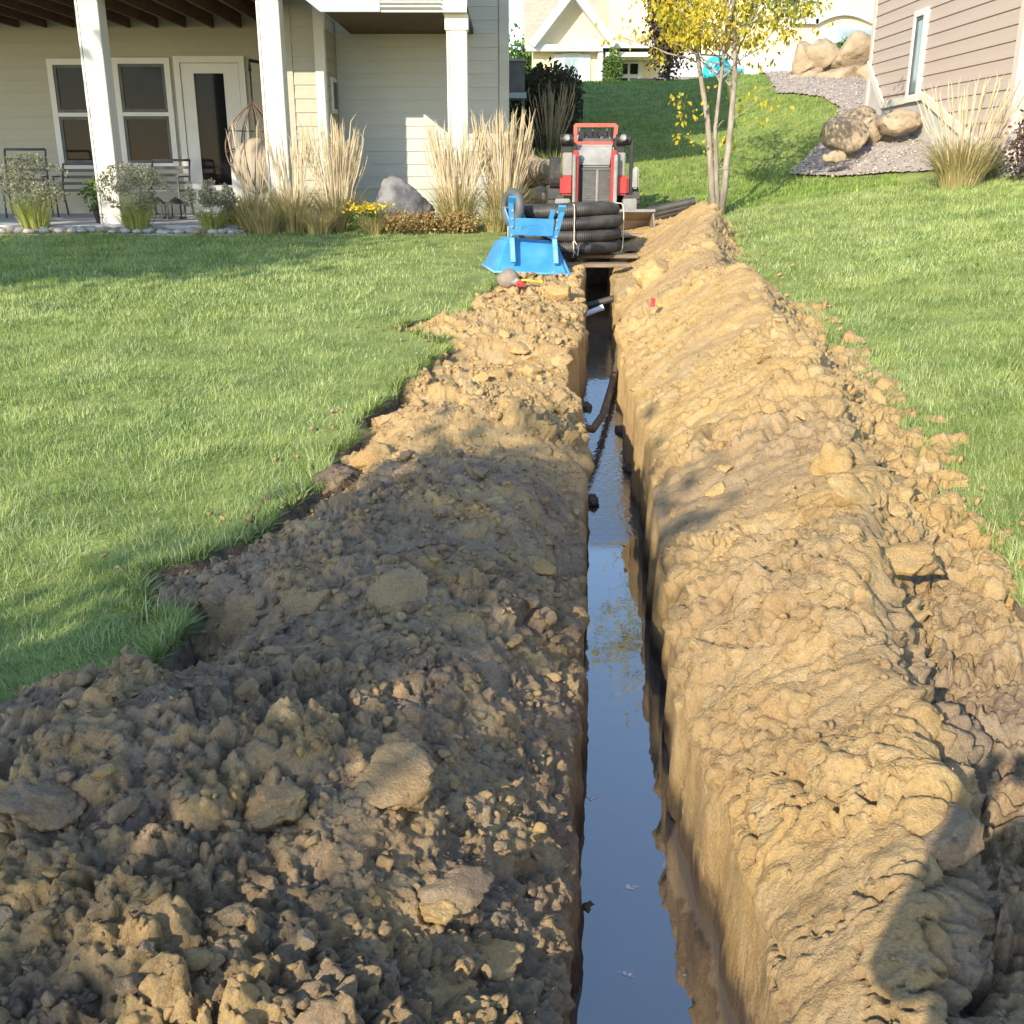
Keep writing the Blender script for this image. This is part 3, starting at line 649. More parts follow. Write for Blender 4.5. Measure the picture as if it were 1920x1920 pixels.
# root-matted turf lump
pt = surf(-1, 630, 905); o = rock('turf_lump', pt+Vector((0, 0, .02)), (.12, .11, .08), 77, M['turf_edge'], 'dark root-matted lump of turf below the lawn edge', 'turf lump', rough=.2, sub=4)
n = 420; y = 2.3+9*RNG.random(n)**1.5; sd_ = RNG.random(n) < .6; off_ = np.abs(RNG.normal(size=n))*.14
x = np.where(sd_, xl(y)-off_, xr(y)+off_*1.2)
crumbs('soil_crumbs', np.stack([x, y, terr(x, y)+.02], 1), .006+.022*RNG.random(n)**2.5, 1, np.where(sd_, .5, .9), SOIL, 'crumbs of soil scattered on the lawn edges', 'soil crumbs', seed0=390)
# foam on the water
for i, (x_, y_, s_) in enumerate(((-.14, 6.0, .06), (.14, 6.5, .05), (.12, 7.2, .05), (-.15, 7.7, .06))):
    V, Fc = rockv(720+i, 4, 6, .5, .9, .2); o = link('mud_lump', npmesh('mud_lump', V*np.array([s_, s_*2.2, s_*.6]), Fc), mudfloor); o.location = (float(xc(y_))+x_, y_, wz_(y_))
    tag(o, ['wet mud lump at the left edge where the far water begins', 'wet mud lump at the right edge of the far water', 'wet mud lump under the dark hose', 'wet mud lump at the left edge beyond the hose'][i], 'mud lump')
foam = mat('foam', (.80, .80, .82), (.88, .88, .88), 60, .8)
for i, (u, v, s) in enumerate([(1185, 1663, .012), (1178, 1828, .010), (1110, 1495, .012), (1283, 1830, .004)]):
    r = ray(u, v); tt = (-.35-H)/r.z; a = MB()
    for k in range(9):
        V, Fc = ico(1); c = np.array([random.gauss(0, s*.5), random.gauss(0, s*.35), 0]); rr_ = s*random.uniform(.2, .45)
        a.add([tuple(x*rr_*np.array([1, 1, .5])+c) for x in V], [tuple(f) for f in Fc])
    o = a.build('foam_patch', foam, smooth=True); o.location = (r.x*tt, r.y*tt, -.349); o.scale = (1.5, 1.5, .6)
    tag(o, ['patch of white foam on the water beside the long dark clod', 'foam patch nearest the bottom of the photo in mid trench', 'foam patch against the left wall of the trench', 'tiny foam speck by the right trench wall'][i], 'foam')
# mud lumps breaking the water
for i, (u, v, s) in enumerate([(1132, 705, .05), (1118, 985, .06), (1108, 905, .05), (1190, 960, .06), (1106, 960, .05), (1104, 1700, .03)]):
    r = ray(u, v); tt = ((-.35 if v > 880 else -.02)-H)/r.z; V, Fc = rockv(700+i, 3, 6, .5, .9, .2)
    o = link('mud_lump', npmesh('mud_lump', V*np.array([s, s*1.1, s*.5]), Fc), mudfloor, None, False); o.location = (r.x*tt, r.y*tt, H+r.z*tt-.01)
    tag(o, ['dark mud lump standing alone in the far water', 'wet mud lump jutting from the left wall into the water', 'wet mud lump behind the jutting one', 'wet mud mass against the right trench wall', 'wet mud mass against the left trench wall', 'small wet mud lump at the near left water edge'][i], 'mud lump')

# ------------------------------------------------------------------ the grey house on the left
PF, PU, PA, PB = 15.2, 16.45, 17.5, 18.5; PZ = .87                 # post line, bump-out, alcove wall, porch wall, patio level
hx = empty('house', (-4, 17, PZ), 'grey lap-sided house with a posted porch under its deck', 'house'); HO = Vector((-4, 17, PZ))
def part(mb, name, m, parent, org, bevel=0, smooth=False): return mb.build(name, m, parent, org, smooth, bevel)
_bm = {}
def boards(parent, org, axis, a0, a1, fixed, z0, z1, m, out, pitch=.19, amax=None):
    """lap boards, each its own object; out = +1/-1 direction of the face along the fixed axis"""
    z = z0; i = 0
    while z < z1:
        b1 = a1 if amax is None else min(a1, amax(z+.05))
        L_ = b1-a0
        if L_ > .15:
            key = (axis, out, m.name)
            if key not in _bm:
                q = MB()
                pr = [(0, 0), (.026*out, 0), (.010*out, pitch+.012), (0, pitch+.012)]
                if axis == 'x': q.prism([(0, a, c) for a, c in pr], (1, 0, 0))
                else: q.prism([(a, 0, c) for a, c in pr], (0, 1, 0))
                o = q.build('siding_board', m, parent); _bm[key] = o.data
            else:
                o = bpy.data.objects.new('siding_board', _bm[key]); COL.objects.link(o); o.parent = parent
            o.location = (Vector((a0, fixed, z)) if axis == 'x' else Vector((fixed, a0, z)))-Vector(org)
            o.scale = (L_, 1, 1) if axis == 'x' else (1, L_, 1)
        z += pitch; i += 1
xbl = at(541, 200, PU).x; xbr = at(611, 200, PU).x; xend = at(951, 250, PA).x
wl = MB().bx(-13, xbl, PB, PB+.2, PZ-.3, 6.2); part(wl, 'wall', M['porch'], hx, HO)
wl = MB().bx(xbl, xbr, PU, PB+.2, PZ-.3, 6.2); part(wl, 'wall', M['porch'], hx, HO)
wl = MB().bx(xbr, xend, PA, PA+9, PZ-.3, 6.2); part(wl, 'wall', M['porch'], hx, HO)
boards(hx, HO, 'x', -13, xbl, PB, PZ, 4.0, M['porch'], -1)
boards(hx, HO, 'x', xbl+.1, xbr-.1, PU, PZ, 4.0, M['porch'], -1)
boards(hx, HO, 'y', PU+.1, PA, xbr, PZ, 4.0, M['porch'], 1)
boards(hx, HO, 'x', xbr+.03, xend-.14, PA, PZ-.15, 6.0, M['siding'], -1)
for x, y in ((xbr, PU), (xend, PA)):
    part(MB().bx(x-.12, x+.03, y-.035, y+.12, PZ-.2, 5.9), 'corner_board', M['trim'] if x < -1 else M['siding'], hx, HO)
part(MB().bx(xbl-.03, xbl+.1, PU-.035, PU+.1, PZ, 3.9), 'corner_board', M['porch'], hx, HO)
# deck overhead
part(MB().bx(-13, xbl+.45, 14.75, PB, 3.99, 4.09), 'deck_floor', M['wood'], hx, HO)
jm = None
for i in range(21):
    x = -12.5+i*.45
    if x > xbl+.3: break
    if jm is None: o = MB().bx(-.02, .02, 15.0, PB-.02, -.22, 0).build('joist', M['wood'], hx, None); jm = o.data
    else: o = bpy.data.objects.new('joist', jm); COL.objects.link(o); o.parent = hx
    o.location = Vector((x, 0, 3.985))-HO
part(MB().bx(-13, xbl+.45, 14.96, 15.0, 3.75, 4.09), 'rim_joist', M['wood'], hx, HO)
zb = at(700, 22, 14.9).z; xf0 = at(600, 10, 14.9).x; xl0 = at(712, 10, 14.9).x; xl1 = at(828, 10, 14.9).x
part(MB().bx(xf0, xl0, 14.9, 14.96, zb, zb+.6), 'fascia', M['fascia'], hx, HO)
part(MB().prism([(xf0-.5, 14.93, zb+.38), (xf0, 14.93, zb), (xf0, 14.93, zb+.6), (xf0-.5, 14.93, zb+.6)], (0, .03, 0)), 'fascia', M['fascia'], hx, HO)
part(MB().bx(xl0, xl1, 14.93, 14.97, zb, zb+.6), 'louver_backing', M['white'], hx, HO)
for i in range(6):
    part(MB().box(((xl0+xl1)/2, 14.9, zb+.05+i*.055), (xl1-xl0-.02, .05, .022), (R(-30), 0, 0)), 'louver_slat', M['white'], hx, HO)
part(MB().bx(xf0+.02, at(875, 10, 14.95).x, 14.97, PA, zb+.02, zb+.1), 'soffit', M['wood'], hx, HO)
part(MB().bx(xl1, at(875, 10, 14.95).x, 14.93, 15.3, zb, zb+.6), 'beam_end', M['trim'], hx, HO)
# porch posts
for u0, u1 in (((140+190)/2, 214), (505, 531), (846, 862)):
    c = at(u1, 400, PF); s = .15 if u1 < 800 else .135
    top = zb+.02 if u1 > 800 else 3.98
    po = part(MB().bx(c.x-s, c.x+s, PF-s, PF+s, PZ-.12, top), 'post', M['trim'], hx, HO, .008)
    part(MB().bx(c.x-s*.78, c.x-s*.73, PF-s-.004, PF-s+.01, PZ, top), 'seam', M['dgrey'], po, HO)
    if u1 > 800:
        part(MB().bx(c.x-s-.02, c.x+s+.02, PF-s-.02, PF+s+.02, top-.22, top-.02), 'cap', M['trim'], po, HO, .006)
# windows and door in the porch wall
def pane_window(u0, u1, v0, v1, D, parent, org, hung=True, frame=M['white'], glass=M['glass']):
    a = at(u0, v0, D); b = at(u1, v1, D); wdt = .05; y = D-.06
    wn = MB()
    for x0, x1, z0, z1 in ((a.x-.09, b.x+.09, a.z, a.z+.09), (a.x-.09, b.x+.09, b.z-.09, b.z), (a.x-.09, a.x, b.z, a.z), (b.x, b.x+.09, b.z, a.z)): wn.bx(x0, x1, y, D, z0, z1)
    w_ = wn.build('window', frame, parent, org)
    zm = (a.z+b.z)/2
    for z0, z1 in (((zm+.03, a.z), (b.z, zm-.03)) if hung else ((b.z, a.z),)):
        fr_ = MB()
        for q in ((a.x, b.x, z1-wdt, z1), (a.x, b.x, z0, z0+wdt), (a.x, a.x+wdt, z0+wdt, z1-wdt), (b.x-wdt, b.x, z0+wdt, z1-wdt)): fr_.bx(q[0], q[1], y+.012, D-.002, q[2], q[3])
        fr_.build('sash', M['dgrey'], w_, org)
        MB().bx(a.x+wdt, b.x-wdt, y+.03, y+.036, z0+wdt, z1-wdt).build('pane', glass, w_, org)
    if hung: MB().bx(a.x, b.x, y+.004, D-.004, zm-.03, zm+.03).build('meeting_rail', frame, w_, org)
    return w_
pane_window(100, 182, 122, 306, PB, hx, HO); pane_window(222, 327, 120, 306, PB, hx, HO)
a = at(338, 118, PB); b = at(448, 118, PB); dz1 = a.z
d_ = MB()
for q in ((a.x-.1, b.x+.1, dz1, dz1+.1), (a.x-.1, a.x, PZ, dz1), (b.x, b.x+.1, PZ, dz1)): d_.bx(q[0], q[1], PB-.07, PB, q[2], q[3])
dr = d_.build('door', M['white'], hx, HO)
ga = at(364, 138, PB); gb_ = at(437, 347, PB)
lf = MB()
for q in ((a.x+.01, b.x-.01, ga.z, dz1-.01), (a.x+.01, b.x-.01, PZ+.04, gb_.z), (a.x+.01, ga.x, gb_.z, ga.z), (gb_.x, b.x-.01, gb_.z, ga.z)): lf.bx(q[0], q[1], PB-.05, PB-.005, q[2], q[3])
lf.build('door_leaf', M['white'], dr, HO)
MB().bx(ga.x, gb_.x, PB-.035, PB-.03, gb_.z, ga.z).build('glass', M['glass'], dr, HO)
MB().tube([(gb_.x+.06, PB-.05, PZ+1.0), (gb_.x+.06, PB-.11, PZ+1.0), (gb_.x-.06, PB-.11, PZ+1.0)], .012, 6).build('handle', M['steel'], dr, HO)
MB().bx(a.x-.02, b.x+.02, PB-.16, PB, PZ, PZ+.04).build('threshold', M['concrete'], dr, HO)
# wall vent on the side of the bump-out
vz = at(622, 180, PA-.4); v_ = MB().bx(xbr, xbr+.05, PA-.62, PA-.22, vz.z-.25, vz.z+.25); vb = part(v_, 'wall_vent', M['white'], hx, HO)
MB().bx(xbr+.05, xbr+.056, PA-.56, PA-.28, vz.z-.19, vz.z+.19).build('grille', M['dgrey'], vb, HO)
part(MB().bx(xbr-.4, xend+.05, 13.2, PA, 5.2, 5.34), 'upper_deck', M['wood'], hx, HO)
rf = MB().prism([(-13.3, 14.2, 6.1), (-13.3, 27, 6.1), (-13.3, 20.8, 9.5)], (13.6, 0, 0)); part(rf, 'roof', M['shingle'], hx, HO)
# patio slab and cobble strip
tag(MB().bx(-13, at(440, 420, 14.6).x, 14.75, PB, PZ-.25, PZ).build('patio', M['concrete'], None, None, False, .01), 'pale concrete patio under the deck', 'patio', kind='structure')
cs = tag(MB().bx(-9, at(470, 430, 14.5).x, 14.15, 14.75, ter(-4, 14.2)-.2, ter(-4, 14.4)+.012).build('cobble_strip', M['gravel']), 'strip of river cobbles along the patio edge', 'cobble strip', kind='structure')
cv = []
for i in range(8):
    V, Fc = rockv(900+i, 2, 5, .7, .95, .04, .4); k = npmesh('cobble', V, Fc); c = .75+.5*random.random()
    k.materials.append(M['cobble'] if i % 3 else M['boulder']); k.polygons.foreach_set('use_smooth', np.ones(len(k.polygons), bool)); cv.append(k)
for i in range(190):
    o = bpy.data.objects.new('cobble', random.choice(cv)); COL.objects.link(o); o.parent = cs
    x = random.uniform(-7.4, at(462, 430, 14.5).x); y = random.uniform(14.17, 14.72); s = random.uniform(.035, .075)
    o.location = (x, y, ter(x, 14.3)+.02+s*.25); o.scale = (s*random.uniform(.9, 1.4), s, s*.6); o.rotation_euler = (0, 0, random.uniform(0, 6.28))
# patio chairs
def chair(u, v, D, w_, hgt, rz, label, slats):
    c = at(u, v, D); o = empty('patio_chair', (c.x, D, PZ), label, 'chair', 'metal chairs on the patio', rz)
    h2 = w_/2
    bk = MB()
    for s in (-1, 1): bk.tube([(s*h2, .12, .40), (s*h2, .30, hgt)], .016, 6)
    bk.tube([(-h2, .30, hgt), (h2, .30, hgt)], .022, 6); bk.build('back_frame', M['dgrey'], o, smooth=True)
    for i in range(slats):
        t_ = (i+1)/(slats+1); MB().box((0, .12+.18*t_, .40+(hgt-.4)*t_), (w_-.02, .02, .045)).build('back_slat', M['dgrey'], o)
    MB().bx(-h2, h2, -.30, .14, .38, .41).build('seat', M['dgrey'], o, None, False, .008)
    for s in (-1, 1):
        MB().tube([(s*h2, -.28, 0), (s*h2, -.28, .6)], .015, 6).build('leg', M['dgrey'], o, smooth=True)
        MB().tube([(s*h2, .26, 0), (s*h2, .13, .40)], .015, 6).build('leg', M['dgrey'], o, smooth=True)
        MB().box((s*h2, -.08, .61), (.05, .44, .025)).build('armrest', M['dgrey'], o, None, False, .006)
chair(50, 350, 17.2, .60, 1.02, .25, 'grey metal patio chair left of the porch windows', 3)
chair(150, 350, 17.6, .62, .80, .1, 'grey metal patio chair under the left window behind the post', 3)
chair(312, 350, 17.5, .62, .86, -.08, 'grey metal patio chair just left of the white door', 3)
# small dark pots on the patio by the door
for i, (u, s, lab) in enumerate(((312, .09, 'small dark lantern on the patio left of its twin'), (345, .11, 'small dark lantern on the patio nearer the door'))):
    c = at(u, 385, 17.0); o = empty('lantern', (c.x, 16.6, PZ), lab, 'lantern')
    MB().bx(-s, s, -s, s, 0, .03).build('base', M['blackm'], o)
    for sx in (-1, 1):
        for sy in (-1, 1): MB().bx(sx*s*.9-.008, sx*s*.9+.008, sy*s*.9-.008, sy*s*.9+.008, .03, .22).build('corner_post', M['blackm'], o)
    MB().prism([(-s, -s, .22), (s, -s, .22), (s, s, .22), (-s, s, .22)], (0, 0, .03)).add([(-s*.8, -s*.8, .25), (s*.8, -s*.8, .25), (s*.8, s*.8, .25), (-s*.8, s*.8, .25), (0, 0, .33)], [(0, 1, 4), (1, 2, 4), (2, 3, 4), (3, 0, 4)]).build('lid', M['blackm'], o)
# hanging egg chair
ec = at(478, 260, 17.0); o = empty('hanging_chair', (ec.x, 17.0, PZ), 'brown hanging basket chair with pale cushion behind the middle post', 'hanging chair')
topz = at(482, 192, 17.0).z-PZ; rr_ = .45
hook = at(480, 120, 17.0).z-PZ
MB().tube([(.62, .25, .02), (.55, .25, 1.2), (.35, .2, hook), (.0, .0, hook+.05), (0, 0, hook-.1)], .028, 8).build('stand', M['blackm'], o, smooth=True)
MB().tube([(.5*math.cos(k*.3142), .25+.45*math.sin(k*.3142), .02) for k in range(20)], .025, 6, closed=True).build('base_ring', M['blackm'], o, smooth=True)
MB().tube([(0, 0, hook-.1), (0, 0, topz)], .014, 6).build('chain', M['blackm'], o)
wick = mat('wicker', (.12, .08, .06), (.18, .12, .09), 20, .8)
def egg(a_, t_):
    return (rr_*math.sin(t_*math.pi)**.8*math.cos(a_), rr_*math.sin(t_*math.pi)**.8*math.sin(a_), topz-(topz-.35)*t_)
for k in range(11):
    a_ = math.pi*2*k/11
    MB().tube([egg(a_, t/14) for t in range(15)], .012, 5).build('rib', wick, o, smooth=True)
for t_ in (.3, .5, .65, .8, .9):
    MB().tube([egg(math.pi*(.0+k/12*1.0), t_) for k in range(13)], .009, 5).build('band', wick, o, smooth=True)
rock('cushion', (0, .05, .35+.42), (.38, .3, .42), 61, M['cushion'], parent=o, sub=3, rot=(0, 0, 0), planes=3, rough=.02, soft=.6)
# utility box on the side of the house and its legs
ub = at(968, 150, 20); o = empty('utility_box', (ub.x, 20, ter(ub.x, 20)), 'dark grey screened utility box at the corner of the grey house', 'utility box'); UO = o.location.copy()
p0 = at(953, 115, 20); p1 = at(984, 173, 20); MB().bx(p0.x-.3, p1.x, 20, 20.7, p1.z, p0.z).build('cabinet', M['dgrey'], o, UO, False, .01)
MB().bx(p0.x-.3, p1.x+.03, 19.96, 20.73, p1.z-.10, p1.z-.005).build('shelf', M['fascia'], o, UO)
MB().bx(p0.x-.3, p1.x+.02, 19.97, 20.72, p0.z+.002, p0.z+.04).build('lid', M['grey'], o, UO)
for yy_ in (20.03, 20.66): MB().bx(p1.x-.04, p1.x, yy_-.02, yy_+.02, UO.z-.1, p1.z-.102).build('leg', M['dgrey'], o, UO)

# ------------------------------------------------------------------ planting
def clump(name, loc, label, cat, n, hgt, spread, wd, m, plumes=0, ph=1.5, pm=None, pspread=.3, seg=4, group=None, foliage='blades', lean=0):
    o = empty(name, loc, label, cat, group)
    a_ = RNG.random(n)*6.283; rad = np.sqrt(RNG.random(n))*spread*.35
    b_ = np.stack([np.cos(a_)*rad, np.sin(a_)*rad, np.zeros(n)-.03], 1); hh = hgt*RNG.uniform(.5, 1.1, n); ln = spread*RNG.uniform(.15, 1.0, n)
    tp = b_+np.stack([np.cos(a_)*ln+lean, np.sin(a_)*ln, hh], 1)
    V, Fl, r = ribbons(b_, tp, np.full(n, wd), hh*.35, seg); link(foliage, npmesh(foliage, V, Fl, dict(rnd=r)), m, o)
    if plumes:
        a_ = RNG.random(plumes)*6.283; ln = pspread*1.15*np.sqrt(RNG.random(plumes)); hh = ph*.92*RNG.uniform(.62, 1.06, plumes)
        st_ = MB(); Vs = []; Fs = []; off_ = 0; hv = MB()
        for k in range(plumes):
            bx_, by_ = math.cos(a_[k])*ln[k]*.3, math.sin(a_[k])*ln[k]*.3; tx, ty = math.cos(a_[k])*ln[k]+lean, math.sin(a_[k])*ln[k]; z = hh[k]
            st_.tube([(bx_, by_, 0), (bx_*.5+tx*.45, by_*.5+ty*.45, z*.55), (tx*.9, ty*.9, z*.85)], .0045, 3, False)
            e_ = Vector((tx, ty, z)); s_ = Vector((tx*.80, ty*.80, z*.72)); r_ = .0075*random.uniform(.6, 1.4)
            hv.tube([s_, s_.lerp(e_, .35)+Vector((random.gauss(0, .006), 0, 0)), s_.lerp(e_, .75), e_+Vector((random.gauss(0, .03), random.gauss(0, .02), 0))], [.002, r_, r_*.75, .001], 4, False)
        st_.build('stems', pm or m, o); hv.build('plumes', pm or m, o)
    return o
def bush(name, loc, rad, label, cat, n, leaf, m, stems=None, sm=None, hang=0, base=.0, group=None, sq=1.0, shape=1.0):
    o = empty(name, loc, label, cat, group)
    P = RNG.normal(size=(n, 3)); P /= np.linalg.norm(P, axis=1)[:, None]; P *= (RNG.random(n)**.42)[:, None]
    P *= 1+.22*vn(P[:, 0]*3+loc[0], P[:, 1]*3+P[:, 2]*2, 400)[:, None]
    keep = fbm(P[:, 0]*3+loc[0]*3, P[:, 2]*3+P[:, 1]*2+loc[1], 410, 2) > -.28; P = P[keep]
    P = P*np.array(rad)*np.stack([1+(shape-1)*(P[:, 2]*.5+.5), 1+(shape-1)*(P[:, 2]*.5+.5), P[:, 2]*0+1], 1)+np.array([0, 0, base+rad[2]*.9])
    P = P[P[:, 2] > .0]
    V, Fl, r = leaves(P, leaf*RNG.uniform(.6, 1.3, len(P)), hang=hang); link('foliage', npmesh('foliage', V, Fl, dict(rnd=r)), m, o)
    if stems:
        s_ = MB()
        for k in range(stems):
            a_ = random.uniform(0, 6.28); q = random.random()**.5; s_.tube([(math.cos(a_)*.05, math.sin(a_)*.05, 0), (math.cos(a_)*rad[0]*q*.5, math.sin(a_)*rad[1]*q*.5, base*.6+.1), (math.cos(a_)*rad[0]*q*.85, math.sin(a_)*rad[1]*q*.85, base+rad[2]*random.uniform(.5, 1.4))], [.008, .006, .003], 4, False)
        s_.build('stems', sm or M['bark2'], o)
    return o
def gz(u, v, y): 
    p_ = at(u, v, y); return (p_.x, y, ter(p_.x, y))
# three lavender-like shrubs: lime stems below, grey-green tops
for u, y, s, lab in ((68, 14.55, 1.25, 'large grey-green shrubby perennial at the left edge of the porch'), (258, 14.5, 1.12, 'lime-stemmed grey-green perennial in front of the left post'), (398, 14.5, .85, 'small lime-stemmed perennial in the cobbles before the door')):
    l_ = gz(u, 430, y); o = clump('perennial', l_, lab, 'plant', 260, .46*s, .36*s, .012, M['lime'], foliage='stems')
    n = 4200; P = RNG.normal(size=(n, 3)); P /= np.linalg.norm(P, axis=1)[:, None]; P *= (RNG.random(n)**.4)[:, None]*np.array([.42*s, .36*s, .30*s]); P[:, 2] += .50*s
    k = fbm(P[:, 0]*7+u, P[:, 2]*7, 420, 2) > -.12; P = P[k]
    V, Fl, r = leaves(P, .035*RNG.uniform(.6, 1.5, len(P)), hang=-.6); link('flower_heads', npmesh('flower_heads', V, Fl, dict(rnd=r)), M['sage'], o)['kind'] = 'stuff'
# potted plant beside the left post
c = at(182, 405, 15.15); o = bush('potted_plant', (c.x, 15.35, PZ+.2), (.24, .24, .2), 'green leafy plant in a dark pot beside the left post', 'potted plant', 700, .07, M['green'], 6)
MB().tube([(0, 0, -.2), (0, 0, .05), (0, 0, .06)], [.09, .14, .12], 14).build('pot', M['blackm'], o, smooth=False)
bush('green_shrub', gz(440, 400, 15.1), (.22, .2, .2), 'small bright green shrub beside the feather grass', 'shrub', 900, .06, M['lime'], 5)
# feather reed grasses before the porch
rg = 'feather grasses in the front bed'
clump('feather_grass', gz(478, 430, 14.65), 'sparse feather grass at the left end of the porch bed', 'ornamental grass', 420, .60, .50, .012, M['straw'], 14, 1.5, M['plume'], .25, group=rg)
clump('feather_grass', gz(552, 430, 14.5), 'straw feather grass in front of the middle post', 'ornamental grass', 620, .62, .55, .012, M['straw'], 50, 1.4, M['plume'], .40, group=rg)
clump('feather_grass', gz(632, 430, 14.7), 'tall straw feather grass left of the grey boulder', 'ornamental grass', 560, .60, .50, .012, M['straw'], 120, 1.55, M['plume'], .42, group=rg)
clump('feather_grass', gz(858, 430, 14.75), 'straw feather grass in front of the right porch post', 'ornamental grass', 620, .66, .55, .012, M['straw'], 130, 1.5, M['plume'], .42, group=rg)
clump('feather_grass', gz(945, 420, 15.0), 'tall dense feather grass at the corner of the grey house', 'ornamental grass', 640, .66, .5, .012, M['straw'], 190, 1.62, M['plume'], .40, group=rg)
for i, (u, y, s, lab) in enumerate(((600, 14.25, .34, 'low tan tuft below the middle post'), (500, 14.25, .34, 'low olive tuft at the left of the porch bed'), (930, 14.5, .36, 'low olive tuft beside the wheelbarrow'), (700, 14.25, .26, 'dark low tuft under the yellow flowers'))):
    clump('grass_tuft', gz(u, 430, y), lab, 'ornamental grass', 420, s*1.1, s*1.2, .010, M['straw'], group='low tufts in the front bed')
o = bush('flowering_plant', gz(690, 420, 14.35), (.26, .2, .17), 'dark green plant with yellow flowers before the grey boulder', 'flowering plant', 700, .05, M['green'], 5)
P = RNG.normal(size=(200, 3))*np.array([.13, .10, .03])+np.array([0, -.03, .33]); V, Fl, r = leaves(P, .05*np.ones(200), hang=0); link('flowers', npmesh('flowers', V, Fl, dict(rnd=r)), M['gold'], o)['kind'] = 'stuff'
for i, (u, y) in enumerate(((745, 14.3), (800, 14.35), (862, 14.35))):
    bush('ground_cover', gz(u, 430, y), (.30, .22, .15), ['rust brown low plant under the grey boulder', 'rust and green low plant in the middle of the bed edge', 'olive rust low plant left of the corner grasses'][i], 'plant', 1100, .045, M['rust'], 6, group='rust coloured ground cover')
# grass and evergreen behind the loader
clump('feather_grass', gz(1038, 300, 17.0), 'lime green arching grass left of the red loader', 'ornamental grass', 520, .85, .42, .014, M['lime'])
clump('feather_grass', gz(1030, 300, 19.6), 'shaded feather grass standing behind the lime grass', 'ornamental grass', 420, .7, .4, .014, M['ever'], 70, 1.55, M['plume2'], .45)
l_ = gz(1022, 260, 21.5); bush('evergreen_shrub', l_, (.62, .6, .78), 'dark evergreen shrub beside the utility box', 'shrub', 7000, .10, M['ever'], 8, hang=-.4)
l_ = gz(1060, 250, 22.6); bush('evergreen_shrub', l_, (.38, .4, .62), 'narrower dark shrub right of the big evergreen', 'shrub', 3500, .10, M['ever'], 6, hang=-.4)
# grass and shrub by the right house
clump('feather_grass', gz(1800, 330, 13.3), 'wide tan feather grass before the tan house', 'ornamental grass', 1100, .58, .62, .012, M['straw'], 80, 1.32, M['plume'], .62)
bush('plum_shrub', gz(1925, 330, 12.9), (.3, .3, .42), 'plum leaved shrub at the right edge of the photo', 'shrub', 900, .06, M['plum'], 5)
bush('green_shrub', gz(1858, 318, 13.5), (.18, .18, .2), 'small grey-green shrub at the corner of the tan house', 'shrub', 500, .05, M['sage'], 4)

# ------------------------------------------------------------------ boulders
def bould(u, v, y, size, seed, lab, m='boulder', grp=None, z=None):
    p_ = at(u, v, y); return rock('boulder', (p_.x, y, p_.z if z is None else z), size, seed, M[m], lab, 'boulder', grp, rough=.075, rot=(0, 0, random.uniform(-.4, .4)), soft=.15, planes=11, lo=.55)
bould(745, 385, 15.1, (.52, .4, .40), 31, 'grey angular boulder in the porch bed', 'boulder2')
bould(1000, 325, 16.2, (.34, .3, .27), 32, 'tan boulder between corner grasses and loader')
bould(1015, 368, 15.7, (.24, .24, .14), 33, 'small tan boulder low beside the loader')
bould(965, 365, 15.9, (.26, .24, .2), 57, 'tan boulder half hidden by the corner grasses')
gr = 'boulders in the gravel bed'
bould(1586, 252, 16.6, (.36, .32, .27), 34, 'pale oval boulder at the front of the gravel bed', grp=gr)
bould(1632, 240, 17.1, (.24, .24, .26), 35, 'brown boulder wedged between two pale ones', grp=gr)
bould(1606, 225, 17.6, (.30, .26, .24), 39, 'reddish boulder behind the pale oval one', grp=gr)
bould(1684, 230, 16.7, (.36, .28, .20), 36, 'flat topped tan boulder against the house footing', grp=gr)
bould(1565, 297, 15.9, (.18, .15, .11), 37, 'small tan stone low in the gravel', grp=gr)
gr = 'boulders of the retaining wall'
for u, v, y, sx, sz, lab in ((1508, 112, 24.0, .36, .42, 'leftmost boulder in the top course of the retaining wall'), (1547, 105, 23.8, .46, .40, 'middle rounded boulder in the top course of the retaining wall'), (1603, 103, 23.4, .55, .44, 'rightmost big boulder in the top course of the retaining wall'),
    (1488, 156, 23.9, .3, .22, 'small boulder at the left foot of the retaining wall'), (1522, 152, 23.6, .36, .28, 'middle boulder in the lower course of the retaining wall'), (1582, 148, 23.2, .55, .28, 'long boulder in the lower course of the retaining wall'), (1655, 140, 22.9, .5, .3, 'lower course boulder partly behind the tan house')):
    bould(u, v, y, (sx, .4, sz), 40+int(u) % 17, lab, grp=gr)

# ------------------------------------------------------------------ the tan house on the right (wall along x = WX)
WX = 6.15
rh = empty('house', (WX+3, 16, 1.6), 'tan lap-sided house with a narrow window at the right edge', 'house'); RO = Vector((WX+3, 16, 1.6))
y0 = onx(1893, 250, WX).y; y1 = onx(1628, 150, WX).y
MB().bx(WX+.02, WX+7, y0, y1, .5, 6.5).build('wall', M['tan'], rh, RO)
sk = [onx(u, v, WX) for u, v in ((1893, 322), (1800, 240), (1733, 180), (1657, 197), (1629, 120))]
sky_ = [p_.y for p_ in sk]; skz = [p_.z for p_ in sk]
fine_y = np.linspace(y0, y1, 200); fine_z = np.interp(fine_y, sky_, skz)
def amax(z):
    k = fine_z < z
    if k.all(): return y1-.08
    i = int(np.argmin(k)); return float(fine_y[i]) if i > 0 else y0
boards(rh, RO, 'y', y0+.10, y1-.08, WX+.02, 1.25, 6.3, M['tan'], -1, .185, amax)
fo = [(WX+.03, y_, z_-.0) for y_, z_ in zip(sky_, skz)]
MB().prism([(WX+.005, p_[1], p_[2]) for p_ in fo]+[(WX+.005, y1, .4), (WX+.005, y0, .4)], (.1, 0, 0)).build('foundation', M['concrete'], rh, RO)
for i in range(4):
    a, b = sk[i], sk[i+1]; MB().bar((WX-.02, a.y, a.z), (WX-.02, b.y, b.z), .04, .11).build('skirt_trim', M['trim'], rh, RO)
